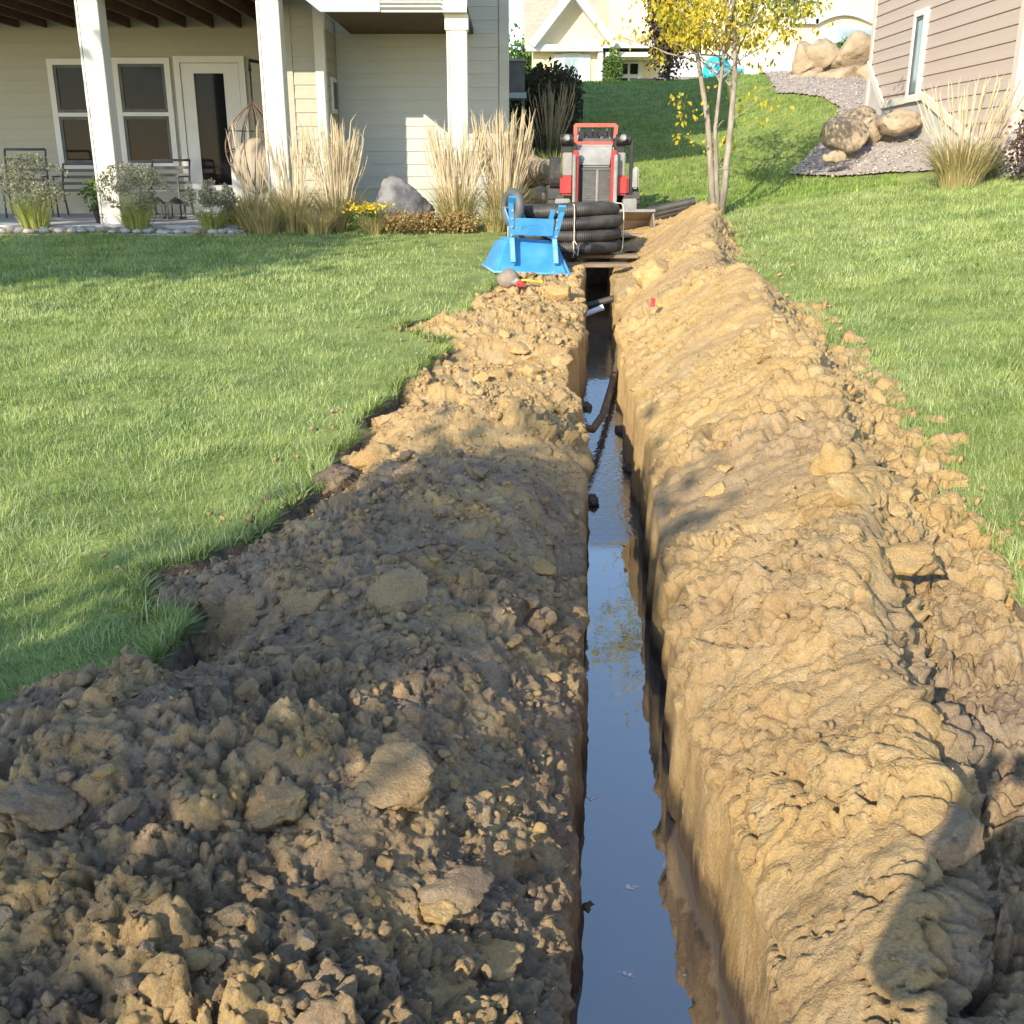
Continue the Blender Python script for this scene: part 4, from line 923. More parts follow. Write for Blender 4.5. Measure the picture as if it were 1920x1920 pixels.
cbm = mat('corner_board', (.66, .52, .46), (.62, .49, .43), 3, .6)
MB().bx(WX-.03, WX+.16, y0-.03, y0+.11, .6, 6.5).build('corner_board', cbm, rh, RO)
MB().bx(WX-.02, WX+.1, y1-.09, y1+.02, 1, 6.5).build('corner_board', cbm, rh, RO)
a = onx(1738, 30, WX); b = onx(1707, 176, WX); wy0 = a.y; wy1 = b.y; wz1 = onx(1722, 33, WX).z; wz0 = onx(1722, 178, WX).z
wn = MB(); tw = .09
for q in ((wy0-tw, wy1+tw, wz1, wz1+tw), (wy0-tw, wy1+tw, wz0-tw, wz0), (wy0-tw, wy0, wz0, wz1), (wy1, wy1+tw, wz0, wz1)): wn.bx(WX-.05, WX+.02, *q)
wn_ = wn.build('window', M['white'], rh, RO)
MB().bx(WX-.02, WX-.012, wy0, wy1, wz0, wz1).build('pane', M['pane'], wn_, RO)
sb = MB()
for q in ((wy0, wy1, wz1-.05, wz1), (wy0, wy1, wz0, wz0+.05), (wy0, wy0+.05, wz0+.05, wz1-.05), (wy1-.05, wy1, wz0+.05, wz1-.05)): sb.bx(WX-.035, WX-.008, *q)
sb.build('sash', M['dgrey'], wn_, RO)
MB().prism([(WX-.5, y0-.4, 6.4), (WX+8, y0-.4, 6.4), (WX+4, y0-.4, 9.5)], (0, y1-y0+.8, 0)).build('roof', M['shingle'], rh, RO)

# ------------------------------------------------------------------ yellow house across the street
YD = 42.0
yz = at(1100, 193, YD).z; yh = empty('house', (4, 45, yz), 'yellow house with white trimmed gable and porch across the street', 'house'); YO = Vector((4, 45, yz))
def yb(u0, u1, v0, v1, d0, d1, name, m, parent=yh, D=YD):
    a = at(u0, v0, D); b = at(u1, v1, D); return MB().bx(a.x, b.x, D+d0, D+d1, b.z, a.z).build(name, m, parent, YO)
yb(1000, 1128, 84, 215, 0, 3, 'wall', M['cream'])
yb(1128, 1215, 84, 215, 1.6, 4, 'wall', M['brownwall'])
A = lambda u, v, d=0: tuple(at(u, v, YD)+Vector((0, d, 0)))
MB().prism([A(1003, 86, -.02), A(1143, 86, -.02), A(1073, -6, -.02)], (0, 3, 0)).build('gable', M['cream'], yh, YO)
MB().bar(A(996, 88, -.5), A(1074, -14, -.5), .5, .26, (0, 1, 0)).build('rake_trim', M['white'], yh, YO)
MB().bar(A(1150, 88, -.5), A(1072, -14, -.5), .5, .26, (0, 1, 0)).build('rake_trim', M['white'], yh, YO)
yb(986, 1128, 86, 98, -.45, -.02, 'eave_trim', M['white']); yb(1128, 1240, 84, 92, -.45, 1.5, 'gutter', M['white']); yb(1134, 1240, 98, 107, -.2, 1.55, 'porch_beam', M['white'])
for u0, u1 in ((1038, 1056), (1086, 1105)): yb(u0, u1, 102, 192, -.08, -.005, 'pilaster', M['white'])
ar = [A(1050+35*k/10, 92-9*math.sin(math.pi*k/10), -.5) for k in range(11)]; MB().prism(ar, (0, .3, 0)).build('arch_trim', M['white'], yh, YO)
w_ = yb(1055, 1087, 100, 184, -.10, -.004, 'window', M['white'])
for u0, u1 in ((1058, 1070), (1072, 1084)):
    for v0, v1 in ((104, 140), (143, 180)): yb(u0, u1, v0, v1, -.115, -.101, 'pane', M['pane'], w_)
yb(1120, 1128, 98, 195, -.3, -.05, 'porch_post', M['white'])
yb(1122, 1126, 92, 195, -.36, -.31, 'downspout', M['white'])
dd = yb(1158, 1212, 108, 192, 1.45, 1.59, 'door', M['white'])
for u0, u1 in ((1170, 1184), (1190, 1204)):
    for v0, v1 in ((113, 133), (141, 163)): yb(u0, u1, v0, v1, 1.42, 1.449, 'pane', M['glass'], dd)
MB().prism([A(984, 88, .6), A(984, -120, 9), A(1250, -120, 9), A(1250, 84, .6)], (0, .3, .2)).build('roof', M['shingle'], yh, YO)
MB().bx(at(1140, 0, 44).x, at(1480, 0, 44).x, 43.5, 50, yz, at(1140, -30, 44).z).build('wall', M['cream'], yh, YO)
# right wing with arched garage
wg = empty('house', (at(1540, 100, 40).x, 43, yz), 'cream garage wing with white arched trim behind the retaining boulders', 'house'); WO = wg.location.copy()
def wb(u0, u1, v0, v1, d0, d1, name, m):
    a = at(u0, v0, 40); b = at(u1, v1, 40); return MB().bx(a.x, b.x, 40+d0, 40+d1, b.z, a.z).build(name, m, wg, WO)
wb(1430, 1720, -80, 150, 0, 3.2, 'wall', M['cream']); wb(1480, 1532, 36, 46, -.2, -.01, 'trim_band', M['white'])
ar = [tuple(at(1530+110*k/12, 46-18*math.sin(math.pi*k/12), 39.8)) for k in range(13)]+[tuple(at(1530+110*k/12, 36-18*math.sin(math.pi*k/12), 39.8)) for k in range(12, -1, -1)]
MB().prism(ar, (0, .19, 0)).build('arch_trim', M['white'], wg, WO)
wb(1538, 1563, 54, 92, -.12, -.01, 'door', M['white'])
pw = wb(1566, 1640, 50, 92, -.10, -.01, 'window', M['white']); a = at(1570, 54, 40); b = at(1636, 90, 40); MB().bx(a.x, b.x, 39.88, 39.895, b.z, a.z).build('pane', M['pane'], pw, WO)
p_ = at(1590, 75, 33); bush('evergreen_shrub', (p_.x, 33, ter(p_.x, 33)), (.55, .4, .62), 'dark green shrub behind the top of the retaining wall', 'shrub', 2600, .12, M['green'], 6, base=.25)
p_ = at(1148, 150, 39); bush('green_shrub', (p_.x, 39, ter(p_.x, 39)), (.32, .3, .75), 'green upright shrub beside the white porch door', 'shrub', 1800, .12, M['green'], 6, base=.3)
p_ = at(1100, 190, 38); bush('garden_plant', (p_.x, 38, ter(p_.x, 38)), (.4, .3, .25), 'pale yellow garden plant under the gable window', 'plant', 900, .09, M['lime'], 5)
p_ = at(1150, 190, 38); bush('garden_plant', (p_.x, 38, ter(p_.x, 38)), (.3, .3, .3), 'pale flowering plant by the porch of the yellow house', 'plant', 900, .08, M['sage'], 5)
tag(MB().bx(-14, 26, 33.5, 39, 3.6, 3.82).build('street', M['asphalt']), 'street in front of the yellow house', 'street', kind='structure')
# white trailer with a teal logo
TD = 35.0; a = at(1256, 97, TD); b = at(1486, 196, TD); tz = 3.82
tr = empty('trailer', ((a.x+b.x)/2, TD+1, tz), 'white box trailer with a round teal logo parked behind the slope', 'trailer'); TO = tr.location.copy()
MB().bx(a.x, b.x, TD, TD+2.1, tz+.35, a.z).build('body', M['trailer'], tr, TO, False, .05)
MB().bx(a.x+.02, b.x-.02, TD-.012, TD-.001, tz+.36, tz+.46).build('lower_rail', M['grey'], tr, TO)
for s in (-.4, .4):
    for yy_ in (TD+.12, TD+1.98):
        cx = TO.x+s*1.0; wl_ = MB().tube([(cx, yy_-.1, tz+.32), (cx, yy_+.1, tz+.32)], .32, 20).build('wheel', M['rubber'], tr, TO)
        MB().tube([(cx, yy_-.115, tz+.32), (cx, yy_-.101, tz+.32)], .17, 14).build('rim', M['grey'], wl_, TO)
MB().bar((a.x, TD+1.05, tz+.42), (a.x-1.1, TD+1.05, tz+.42), .1, .1, (0, 1, 0)).build('hitch', M['blackm'], tr, TO)
MB().tube([(a.x-.8, TD+1.05, tz), (a.x-.8, TD+1.05, tz+.5)], .04, 8).build('jack', M['grey'], tr, TO)
lc = at(1344, 133, TD); lr_ = at(1372, 138, TD)
MB().tube([(lc.x, TD-.02, lc.z), (lc.x, TD-.004, lc.z)], .44, 40).build('logo_disc', M['teal'], tr, TO)
MB().bx(lc.x+.1, at(1394, 138, TD).x, TD-.019, TD-.003, at(0, 150, TD).z, at(0, 128, TD).z).build('logo_band', M['teal'], tr, TO)
text('K', .50, 'lettering', M['white'], tr, (lc.x-.11, TD-.026, lc.z+.06), (R(90), 0, 0), .003, TO)
text('G', .52, 'lettering', M['white'], tr, (lc.x+.13, TD-.029, lc.z-.12), (R(90), 0, 0), .003, TO)
text('Landscape', .19, 'lettering', M['white'], tr, ((lc.x+.38+at(1394, 138, TD).x)/2, TD-.026, at(0, 139, TD).z), (R(90), 0, 0), .003, TO)

# ------------------------------------------------------------------ trees
def limb(mb, a, b, r0, r1, wob=.06, k=6):
    a = Vector(a); b = Vector(b); P = []; 
    for i in range(k+1):
        t_ = i/k; P.append(a.lerp(b, t_)+Vector((random.gauss(0, wob), random.gauss(0, wob), 0))*math.sin(math.pi*t_))
    mb.tube(P, [r0+(r1-r0)*i/k for i in range(k+1)], 8); return P
tb_ = gp(1347, 405); tree = empty('young_tree', tb_, 'slender three-stemmed young tree with yellow leaves at the foot of the slope', 'tree')
def loc_(u, v, y=None): return Vector(at(u, v, y or tb_.y))-tb_
tips = []
for pts, rr in (([(1338, 412), (1334, 320), (1328, 225), (1314, 130), (1300, 40), (1288, -60), (1278, -150)], .048), ([(1347, 412), (1341, 320), (1337, 240), (1345, 150), (1352, 60), (1356, -40), (1350, -170)], .034), ([(1352, 412), (1359, 320), (1366, 230), (1371, 140), (1368, 90), (1362, 20), (1375, -80), (1385, -200)], .050)):
    dy = random.uniform(-.1, .1); Pt = [loc_(u, v)+Vector((0, dy*i, 0)) for i, (u, v) in enumerate(pts)]
    MB().tube(Pt, [max(.008, rr*(1-.13*i)) for i in range(len(Pt))], 10).build('trunk', M['bark'], tree, smooth=True)
    for k in range(3, len(Pt)):
        for j in range(4):
            e_ = Pt[k]+Vector((random.uniform(-1, 1)*.95, random.uniform(-.9, .9), random.uniform(.1, .75))); bm_ = MB(); q = limb(bm_, Pt[k]+Vector((0, 0, random.uniform(-.3, .2))), e_, .012, .004, .04, 5); bm_.build('branch', M['bark'], tree, smooth=True); tips += q[2:]
    for k in (1, 2):
        e_ = Pt[k]+Vector((random.uniform(-.35, .35), random.uniform(-.2, .2), random.uniform(.05, .4))); bm_ = MB(); limb(bm_, Pt[k], e_, .006, .003, .02, 4); bm_.build('branch', M['bark'], tree, smooth=True)
bm_ = MB(); limb(bm_, loc_(1371, 140), loc_(1400, 60), .02, .008, .02); bm_.build('branch', M['bark'], tree, smooth=True); tips += [loc_(1395, 60)]
tips = np.array([t_[:] for t_ in tips]); n = 4600; P = tips[RNG.integers(0, len(tips), n)]+RNG.normal(size=(n, 3))*np.array([.19, .19, .13])
# clusters seen hanging in the picture
cl = [(1270, 185, 26), (1285, 210, 18), (1340, 160, 9), (1300, 75, 26), (1330, 75, 26), (1350, 78, 22), (1290, 90, 20), (1260, 45, 30), (1238, 105, 14), (1418, 170, 24), (1435, 190, 10), (1395, 205, 14), (1282, 255, 12), (1330, 198, 5), (1300, 290, 8), (1325, 280, 12), (1352, 270, 12), (1465, 195, 8), (1462, 30, 40), (1440, 110, 14), (1425, 215, 8), (1350, 300, 6), (1310, 215, 6), (1400, 20, 40), (1480, 60, 24), (1500, 20, 30), (1520, 5, 24), (1225, 10, 26), (1260, 5, 40), (1320, 10, 40), (1360, 250, 8), (1370, 265, 5), (1390, 110, 14), (1410, 85, 20)]
Pc = np.concatenate([np.array(loc_(u, v))+RNG.normal(size=(int(k*(.8 if v > 150 else 1.4)), 3))*np.array([.075, .10, .065]) for u, v, k in cl])
P = P[P[:, 2] > 2.05]; Pa = np.concatenate([P, Pc]); zabs = Pa[:, 2]; Pa = Pa[(zabs > .55)]
side_ = Pa[:, 0] > -.0; gsel = (RNG.random(len(Pa)) < np.where(side_ & (Pa[:, 2] > 2.2), .72, .22))
for sel, mm, nm in ((~gsel, M['yleaf'], 'yellow_leaves'), (gsel, M['gleaf'], 'green_leaves')):
    V, Fl, r = leaves(Pa[sel], .078*RNG.uniform(.6, 1.25, sel.sum()), hang=.9); link(nm, npmesh(nm, V, Fl, dict(rnd=r)), mm, tree)
def tree_(name, loc, label, trunk_h, tr, crown_c, rad, n, leaf, m, limbs=14, clumps=26, fill=.26, hang=.2, bark='bark2'):
    o = empty(name, loc, label, 'tree'); tk = MB(); q = limb(tk, (0, 0, -.1), (0, 0, trunk_h), tr, tr*.6, .05); tk.build('trunk', M[bark], o, smooth=True)
    lb = MB(); cs_ = []
    for k in range(clumps):
        d = Vector((random.gauss(0, 1), random.gauss(0, 1), random.gauss(0, 1))).normalized()*random.random()**.45
        c_ = Vector(crown_c)+Vector((d.x*rad[0]*.8, d.y*rad[1]*.8, d.z*rad[2]*.8)); cs_.append(c_)
        if k < limbs: limb(lb, (0, 0, trunk_h*random.uniform(.65, 1)), c_, tr*.35, tr*.08, .1)
    lb.build('limbs', M[bark], o, smooth=True)
    cs_ = np.array([c_[:] for c_ in cs_]); P = cs_[RNG.integers(0, len(cs_), n)]+RNG.normal(size=(n, 3))*np.array(rad)*fill
    V, Fl, r = leaves(P, leaf*RNG.uniform(.6, 1.3, n), hang=hang); link('crown', npmesh('crown', V, Fl, dict(rnd=r)), m, o); return o
p_ = at(1250, 170, 30.5); z_ = ter(p_.x, 30.5)
tree_('plum_tree', (p_.x, 30.5, z_), 'dark plum leaved tree in front of the yellow house', 0.7, .08, (0.0, 0, 1.55), (.66, .6, 1.5), 9000, .12, M['plum'], clumps=34, fill=.24)
p_ = at(1420, 60, 46); tree_('street_tree', (p_.x, 40.5, 3.8), 'green tree behind the white trailer', 2.2, .14, (0, 0, 4.4), (1.5, 1.2, 1.8), 6000, .22, M['green'])
for i, (x, y, h_) in enumerate(((-6, 95, 9), (2, 100, 10), (8, 98, 8.5), (16, 92, 10))):
    tree_('distant_tree', (x, y, 3.8), ['distant tree far left beyond the street', 'distant tree showing between the houses', 'distant tree behind the yellow house', 'distant tree right of the yellow house'][i], h_*.4, .2, (0, 0, h_*.6), (3.2, 3, h_*.38), 2500, .5, M['green'], 8, 14)
# trees of the yard behind the photographer: they throw the shade seen on the near soil, the left lawn and the porch
tree_('yard_tree', (-4.62, -3.6, ter(-4.62, -3.6)), 'leafy yard tree behind the photographer shading the near soil', 2.6, .12, (0.0, 0, 3.95), (.92, .92, 1.35), 4600, .15, M['green'], clumps=40)
tree_('yard_tree', (-9.7, 3.3, ter(-9.7, 3.3)), 'leafy yard tree at the left shading the lawn by the porch', 4.2, .16, (0, 0, 5.7), (2.5, 2.0, 1.15), 9000, .22, M['green'], clumps=40)
tree_('yard_tree', (-13.6, 8.0, ter(-13.6, 8)), 'tall yard tree at the far left shading the porch', 4.5, .25, (-.6, 0, 7.6), (3.6, 3.2, 3.2), 12000, .32, M['green'], clumps=50)

# ------------------------------------------------------------------ red compact loader
LD = 14.6; lz = ter(1.2, 14.4)-.02
ld = empty('compact_loader', (1.19, LD, lz), 'red and grey stand-on compact loader with bucket at the end of the trench', 'loader'); LO = ld.location.copy()
def lp(u, v, d=0): return at(u, v, LD)+Vector((0, d, 0))
def lbx(u0, u1, v0, v1, d0, d1, name, m, parent=ld, bev=.012):
    a = lp(u0, v0); b = lp(u1, v1); return MB().bx(a.x, b.x, LD+d0, LD+d1, b.z, a.z).build(name, m, parent, LO, False, bev)
ch = lbx(1084, 1150, 312, 398, .0, 1.0, 'chassis', M['blackm'])
# tapered hood
MB().add([lp(1077, 271, .12), lp(1154, 271, .12), lp(1146, 313, -.06), lp(1089, 313, -.06), lp(1077, 271, .75), lp(1154, 271, .75), lp(1146, 313, .7), lp(1089, 313, .7)], [(0, 1, 2, 3), (4, 7, 6, 5), (0, 4, 5, 1), (3, 2, 6, 7), (0, 3, 7, 4), (1, 5, 6, 2)]).build('hood', M['hood'], ld, LO, False, .03, 3)
lbx(1090, 1147, 314, 321, -.05, .0, 'grille_header', M['dgrey'])
gp_ = lbx(1092, 1118, 321, 384, -.035, -.002, 'grille', M['mesh'], ld, .004); gp2 = lbx(1120, 1146, 321, 384, -.035, -.002, 'grille', M['mesh'], ld, .004)
for g_, u0, u1 in ((gp_, 1092, 1118), (gp2, 1120, 1146)):
    for k in range(13): lbx(u0+1, u1-1, 323+k*4.7, 324.6+k*4.7, -.043, -.036, 'slat', M['dgrey'], g_, 0)
lbx(1117.6, 1120.4, 316, 392, -.06, -.03, 'centre_rib', M['grey'])
lbx(1090, 1150, 384, 402, -.09, -.005, 'front_plate', M['red'])
# thigh-guard frame at the operator's end
fr_ = MB()
for a, b in (((1081, 233), (1160, 233)), ((1082, 268), (1157, 268)), ((1082, 233), (1081, 272)), ((1160, 233), (1156, 272))): fr_.bar(lp(*a, .35 if a[1] < 240 else .3), lp(*b, .35 if b[1] < 240 else .3), .05, .05, (0, 1, 0))
fr_.build('guard_frame', M['orange'], ld, LO)
for u in (1096, 1142):
    c = lp(u, 258, .55); MB().tube([c+Vector((.06*math.cos(k*.42), 0, .06*math.sin(k*.42))) for k in range(15)], .012, 6, closed=True).build('gauge_ring', M['grey'], ld, LO, True)
for u, v in ((1090, 244), (1104, 252), (1116, 248), (1128, 250), (1145, 246), (1136, 256)):
    a = lp(u, 270, .5); b = lp(u+random.uniform(-3, 3), v, .55); lv = MB().tube([a, b], .009, 6).build('lever', M['blackm'], ld, LO); MB().tube([b, b+Vector((0, 0, .05))], [.022, .016], 8).build('knob', M['dgrey'], lv, LO)
lbx(1088, 1154, 258, 272, .45, .75, 'control_panel', M['dgrey']); lbx(1086, 1155, 240, 262, .72, .78, 'thigh_pad', M['blackm'])
# loader towers, arms, cylinders, pivots
for s, (g0, g1, r0, r1, a0, a1, kx) in ((-1, (1055, 1073, 1050, 1074, 1074, 1082, 1063)), (1, (1154, 1171, 1153, 1177, 1145, 1152, 1168))):
    lbx(g0, g1, 286, 330, -.05, .12, 'tower', M['grey'])
    lbx(r0, r1, 329, 366, -.10, .15, 'fender', M['red'], ld, .03)
    lbx(min(a0, a1), max(a0, a1), 282, 398, -.16, -.06, 'loader_arm', M['red'])
    lbx((a0+a1)/2-2+s*3, (a0+a1)/2+2+s*3, 290, 380, -.2, -.165, 'lift_cylinder', M['hood'])
    lbx(g0-1, g1+1, 258, 287, .0, .3, 'pivot_bracket', M['blackm'])
    c = lp(kx, 262, -.02); MB().tube([c+Vector((-.09, 0, 0)), c+Vector((.09, 0, 0))], .07, 14).build('pivot', M['blackm'], ld, LO, False)
    MB().tube([c+Vector((0, -.12, .02)), c+Vector((0, -.07, .02))], [.03, .05], 10).build('work_light', M['hood'], ld, LO)
    # track
    cx = lp(1042 if s < 0 else 1184, 350).x; tk = MB(); pr = []
    for k in range(28):
        a_ = 2*math.pi*k/28; pr.append((cx-.11, LD+.5+.58*math.copysign(abs(math.cos(a_))**.6, math.cos(a_)), lz+.27+.27*math.copysign(abs(math.sin(a_))**.6, math.sin(a_))))
    tk.prism(pr, (.22, 0, 0)); to_ = tk.build('track', M['rubber'], ld, LO)
    for k in range(28):
        p_ = Vector(pr[k])+Vector((.11, 0, 0)); d_ = (p_-Vector((cx, LD+.5, lz+.27))).normalized(); MB().box(p_+d_*.012, (.21, .05, .05), (math.atan2(d_.z, d_.y), 0, 0)).build('track_lug', M['rubber'], to_, LO)
    lbx(1040 if s < 0 else 1166, 1068 if s < 0 else 1192, 372, 396, -.14, -.02, 'step_plate', M['grey'])
lbx(1181, 1184, 262, 396, -.05, .0, 'side_rail', M['blackm']); lbx(1186, 1196, 313, 354, -.06, .04, 'lit_track_strip', M['hood'], ld, .02)  # pale strip stands in for the sunlit front of the right track
c = lp(1043, 325, .2); MB().tube([c+Vector((-.08, 0, 0)), c+Vector((.06, 0, 0))], .21, 20).build('hose_reel', M['rubber'], ld, LO)
# bucket: back sheet, top lip, side plates, floor
BD = 13.55; q0 = at(1000, 398, BD); q1 = at(1224, 472, BD); bk = empty('bucket', (0, 0, 0)); bpy.data.objects.remove(bk)
x0, x1, z1 = q0.x, q1.x, q0.z; z0 = ter(1.2, BD)+.05
sh = [(x0, BD+.05, z1), (x0, BD+.42, z1-.12), (x0, BD+.50, z1-.30), (x0, BD+.38, z0+.02), (x0, BD-.25, z0)]
bs = MB()
for a, b in zip(sh[:-1], sh[1:]):
    a = Vector(a); b = Vector(b); n_ = Vector((0, -(b-a).z, (b-a).y)).normalized()*.02; bs.prism([a, b, b+n_, a+n_], (x1-x0, 0, 0))
bo = bs.build('bucket', M['steel'], ld, LO)
for x in (x0, x1-.02): MB().prism([(x, p_[1], p_[2]) for p_ in sh], (.02, 0, 0)).build('side_plate', M['steel'], bo, LO)
MB().bx(x0-.01, x1+.01, BD+.0, BD+.09, z1+.003, z1+.035).build('top_lip', M['grey'], bo, LO)
MB().bx(x0, x1, BD-.30, BD-.2, z0+.002, z0+.03).build('cutting_edge', M['steel'], bo, LO)

# black drain pipes stacked on the slope right of the loader
for i, (v0, v1, dd_) in enumerate(((401, 377, 0), (409, 384, .02), (417, 391, .05), (405, 380, .14), (413, 388, .16))):
    a = at(1190, v0, 14.3+dd_); b = at(1302-4*i, v1, 14.3+dd_); o = empty('drain_pipe', tuple((a+b)/2), ['topmost black drain pipe of the stack beside the loader', 'second black drain pipe down in the stack', 'lowest black drain pipe in front of the stack', 'upper rear black drain pipe of the stack', 'lower rear black drain pipe of the stack'][i], 'pipe', 'black drain pipes beside the loader')
    MB().tube([a, b], .05, 12, False).tube([a, b], .043, 12, False).build('pipe_wall', M['pipe'], o, o.location, True)
    MB().tube([b-(b-a)*.06, b+(b-a)*.01], .056, 12, False).build('coupling', M['pipe'], o, o.location, True)
# ------------------------------------------------------------------ coil of corrugated pipe on planks
for i, (u0, u1, v, y, lab) in enumerate(((1000, 1180, 497, 11.45, 'front brown plank laid across the trench under the pipe coil'), (1010, 1195, 487, 12.0, 'middle brown plank under the pipe coil'), (1010, 1190, 478, 12.6, 'rear brown plank under the pipe coil'))):
    a = at(u0, v, y); b = at(u1, v, y); z = ter(.8, y)+.035
    tag(MB().bx(a.x, b.x, y-.12, y+.12, z-.035, z).build('plank', M['plank'], None, None, False, .005), lab, 'plank')
CD = 12.15; cc = at(1057, 445, CD); cz = ter(.6, CD)+.04; coil = empty('pipe_coil', (cc.x, CD, cz), 'coil of black corrugated drain pipe tied with white twine', 'pipe coil')
def ring(R0, z0, rt, ph, tilt):
    N = 190*3; t_ = np.arange(N)/N*2*np.pi; rr = rt*(1+.14*np.where((np.arange(N) % 3) == 0, -1, .5))
    Rm = R0*(1+.012*np.sin(t_*2+ph)+.008*np.sin(t_*3-ph))
    C = np.stack([Rm*np.cos(t_), Rm*.93*np.sin(t_), z0+rt+tilt*np.cos(t_+.5)+.006*np.sin(3*t_+ph)], 1)
    rad_ = np.stack([np.cos(t_), np.sin(t_), 0*t_], 1); up = np.array([0, 0, 1.]); ns = 12
    V = np.stack([C+rr[:, None]*(math.cos(2*math.pi*j/ns)*rad_+math.sin(2*math.pi*j/ns)*up) for j in range(ns)], 1).reshape(-1, 3)
    idx = np.arange(N*ns).reshape(N, ns); a = np.roll(idx, -1, 0); q = np.stack([idx, np.roll(idx, -1, 1), np.roll(a, -1, 1), a], 2).reshape(-1, 4)
    return npmesh('turn', V, q)
for k in range(4): link('turn', ring(.59-.012*(k % 2)-.02*(k == 3), .132*k, .066, k*1.7, .018), M['pipe'], coil)
for k in range(3): link('inner_turn', ring(.44, .132*k+.02, .064, k*2.1, .018), M['pipe'], coil)
for a_ in (-1.45, -.2, 3.5):
    x, y = .585*math.cos(a_), .545*math.sin(a_); ex = Vector((math.cos(a_), math.sin(a_), 0)); P = []
    for k in range(24):
        t_ = 2*math.pi*k/24; P.append(Vector((x, y, .265))+ex*(.088 if math.cos(t_) > 0 else .088)*math.copysign(abs(math.cos(t_))**.35, math.cos(t_))+Vector((0, 0, .275*math.copysign(abs(math.sin(t_))**.5, math.sin(t_)))))
    MB().tube(P, .006, 5, closed=True).build('twine', M['twine'], coil)
x, y = .585*math.cos(-1.45), .545*math.sin(-1.45); MB().tube([(x, y-.10, .16), (x+.01, y-.12, .06), (x+.05, y-.12, .01), (x+.06, y-.11, .10), (x+.01, y-.10, .17)], .006, 5).build('twine', M['twine'], coil)

# ------------------------------------------------------------------ blue wheelbarrow turned over on its tray
WD = 10.75; wc = at(1000, 520, WD); wb_ = empty('wheelbarrow', (wc.x, WD, ter(wc.x, WD)+.03), 'blue wheelbarrow turned upside down beside the trench', 'wheelbarrow'); WB = wb_.location.copy(); wb_.rotation_euler = (0, R(2.5), R(9))
rim = [(-.40, .02, .0), (.38, -.06, .0), (.44, .62, .02), (.22, .92, .02), (-.22, .92, .02), (-.44, .62, .02)]
top = [(-.27, .26, .34), (.27, .22, .30), (.30, .60, .30), (.16, .78, .28), (-.16, .78, .28), (-.30, .60, .32)]
tn_ = MB().add(rim+top, [(0, 1, 7, 6), (1, 2, 8, 7), (2, 3, 9, 8), (3, 4, 10, 9), (4, 5, 11, 10), (5, 0, 6, 11), (6, 7, 8, 9, 10, 11)])
tn_ = tn_.build('tray', M['blue'], wb_, None, False, .045, 3); sm_ = tn_.modifiers.new('shell', 'SOLIDIFY'); sm_.thickness = .004; sm_.offset = -1
MB().tube(rim, .014, 8, closed=True).build('rolled_rim', M['blue2'], tn_, None, True)
# frame rails on the tray bottom
for s, zt, yt in ((-1, .70, .02), (1, .63, -.02)):
    x = -.215 if s < 0 else .225
    MB().bar((x, -.02, .10), (x, .15, .36), .045, .03).build('handle_rail', M['blue2'], wb_)
    MB().bar((x, .15, .34), (x*.5, .95, .42), .04, .035).build('frame_rail', M['blue2'], wb_)
    lg = MB().bar((x+.0, .13, .33), (x+.01*s+(.05 if s > 0 else -.02), .10, zt), .050, .03).build('leg', M['blue'], wb_)
    MB().bar((x+(.05 if s > 0 else -.02), .10, zt-.02), (x+(.05 if s > 0 else -.02), .06, zt+.03), .075, .03).build('foot', M['blue'], lg)
    for k in range(4): MB().tube([(x+.01*s, .105, .36+.08*k), (x+.01*s, .090, .36+.08*k)], .012, 8).build('bolt', M['hood'], lg)
MB().bar((.15, .20, .36), (.20, .14, .62), .045, .02).build('leg_brace', M['blue'], wb_)
MB().bar((-.19, .26, .36), (-.23, .14, .58), .03, .02).build('leg_brace', M['blue2'], wb_)
lp_ = MB().box((0.005, .10, .445), (.40, .012, .17), (R(6), 0, R(-1))).build('leg_panel', M['blue'], wb_, None, False, .004)
bl2 = mat('blue_letters', (.05, .245, .49), None, rough=.5)
text('JACKSON', .062, 'lettering', bl2, lp_, (.0, .091, .445), (R(96), 0, 0), .001)
wh = MB()
wx_ = Vector((-.10, .88, .60)); ax = Vector((.93, .36, 0)).normalized(); b1 = Vector((-.36, .93, 0)); b2 = Vector((0, 0, 1))
MB().tube([wx_+(b1*math.cos(2*math.pi*k/28)+b2*math.sin(2*math.pi*k/28))*.155 for k in range(28)], .05, 10, closed=True).build('tyre', M['dgrey'], wb_, None, True)
MB().tube([wx_-ax*.03, wx_+ax*.03], .115, 20).build('rim', M['blackm'], wb_)
MB().tube([wx_-ax*.12, wx_+ax*.12], .014, 8).build('axle', M['steel'], wb_)
for s in (-1, 1): MB().bar(wx_+ax*.1*s, (.10*s, .80, .36), .035, .012, (0, 1, 0)).build('fork', M['blue2'], wb_)

# ------------------------------------------------------------------ small things by the trench
def onL(u, v): return surf(-1, u, v)
p_ = onL(955, 528); rock('field_stone', p_+Vector((0, 0, .05)), (.105, .10, .095), 71, mat('brown_stone', (.20, .16, .125), (.26, .21, .17), 5, .85, .3, 30), 'round brown field stone before the wheelbarrow', 'stone', planes=4, rough=.03, soft=.5)
p_ = onL(990, 533); o = empty('hand_level', p_+Vector((0, 0, .05)), 'yellow handled tool lying in front of the wheelbarrow', 'tool', rz=-.1)
MB().tube([(-.09, 0, 0), (-.06, 0, .01), (.09, 0, -.01)], .011, 8).build('handle', M['yellow'], o, smooth=True)
for x in (-.1, .1): MB().tube([(x, -.025, 0), (x, .025, 0)], .015, 8).build('grip_end', M['yellow'], o)
p_ = onL(976, 538); o = empty('work_glove', p_+Vector((0, 0, .03)), 'grey and red crumpled glove before the wheelbarrow', 'glove')
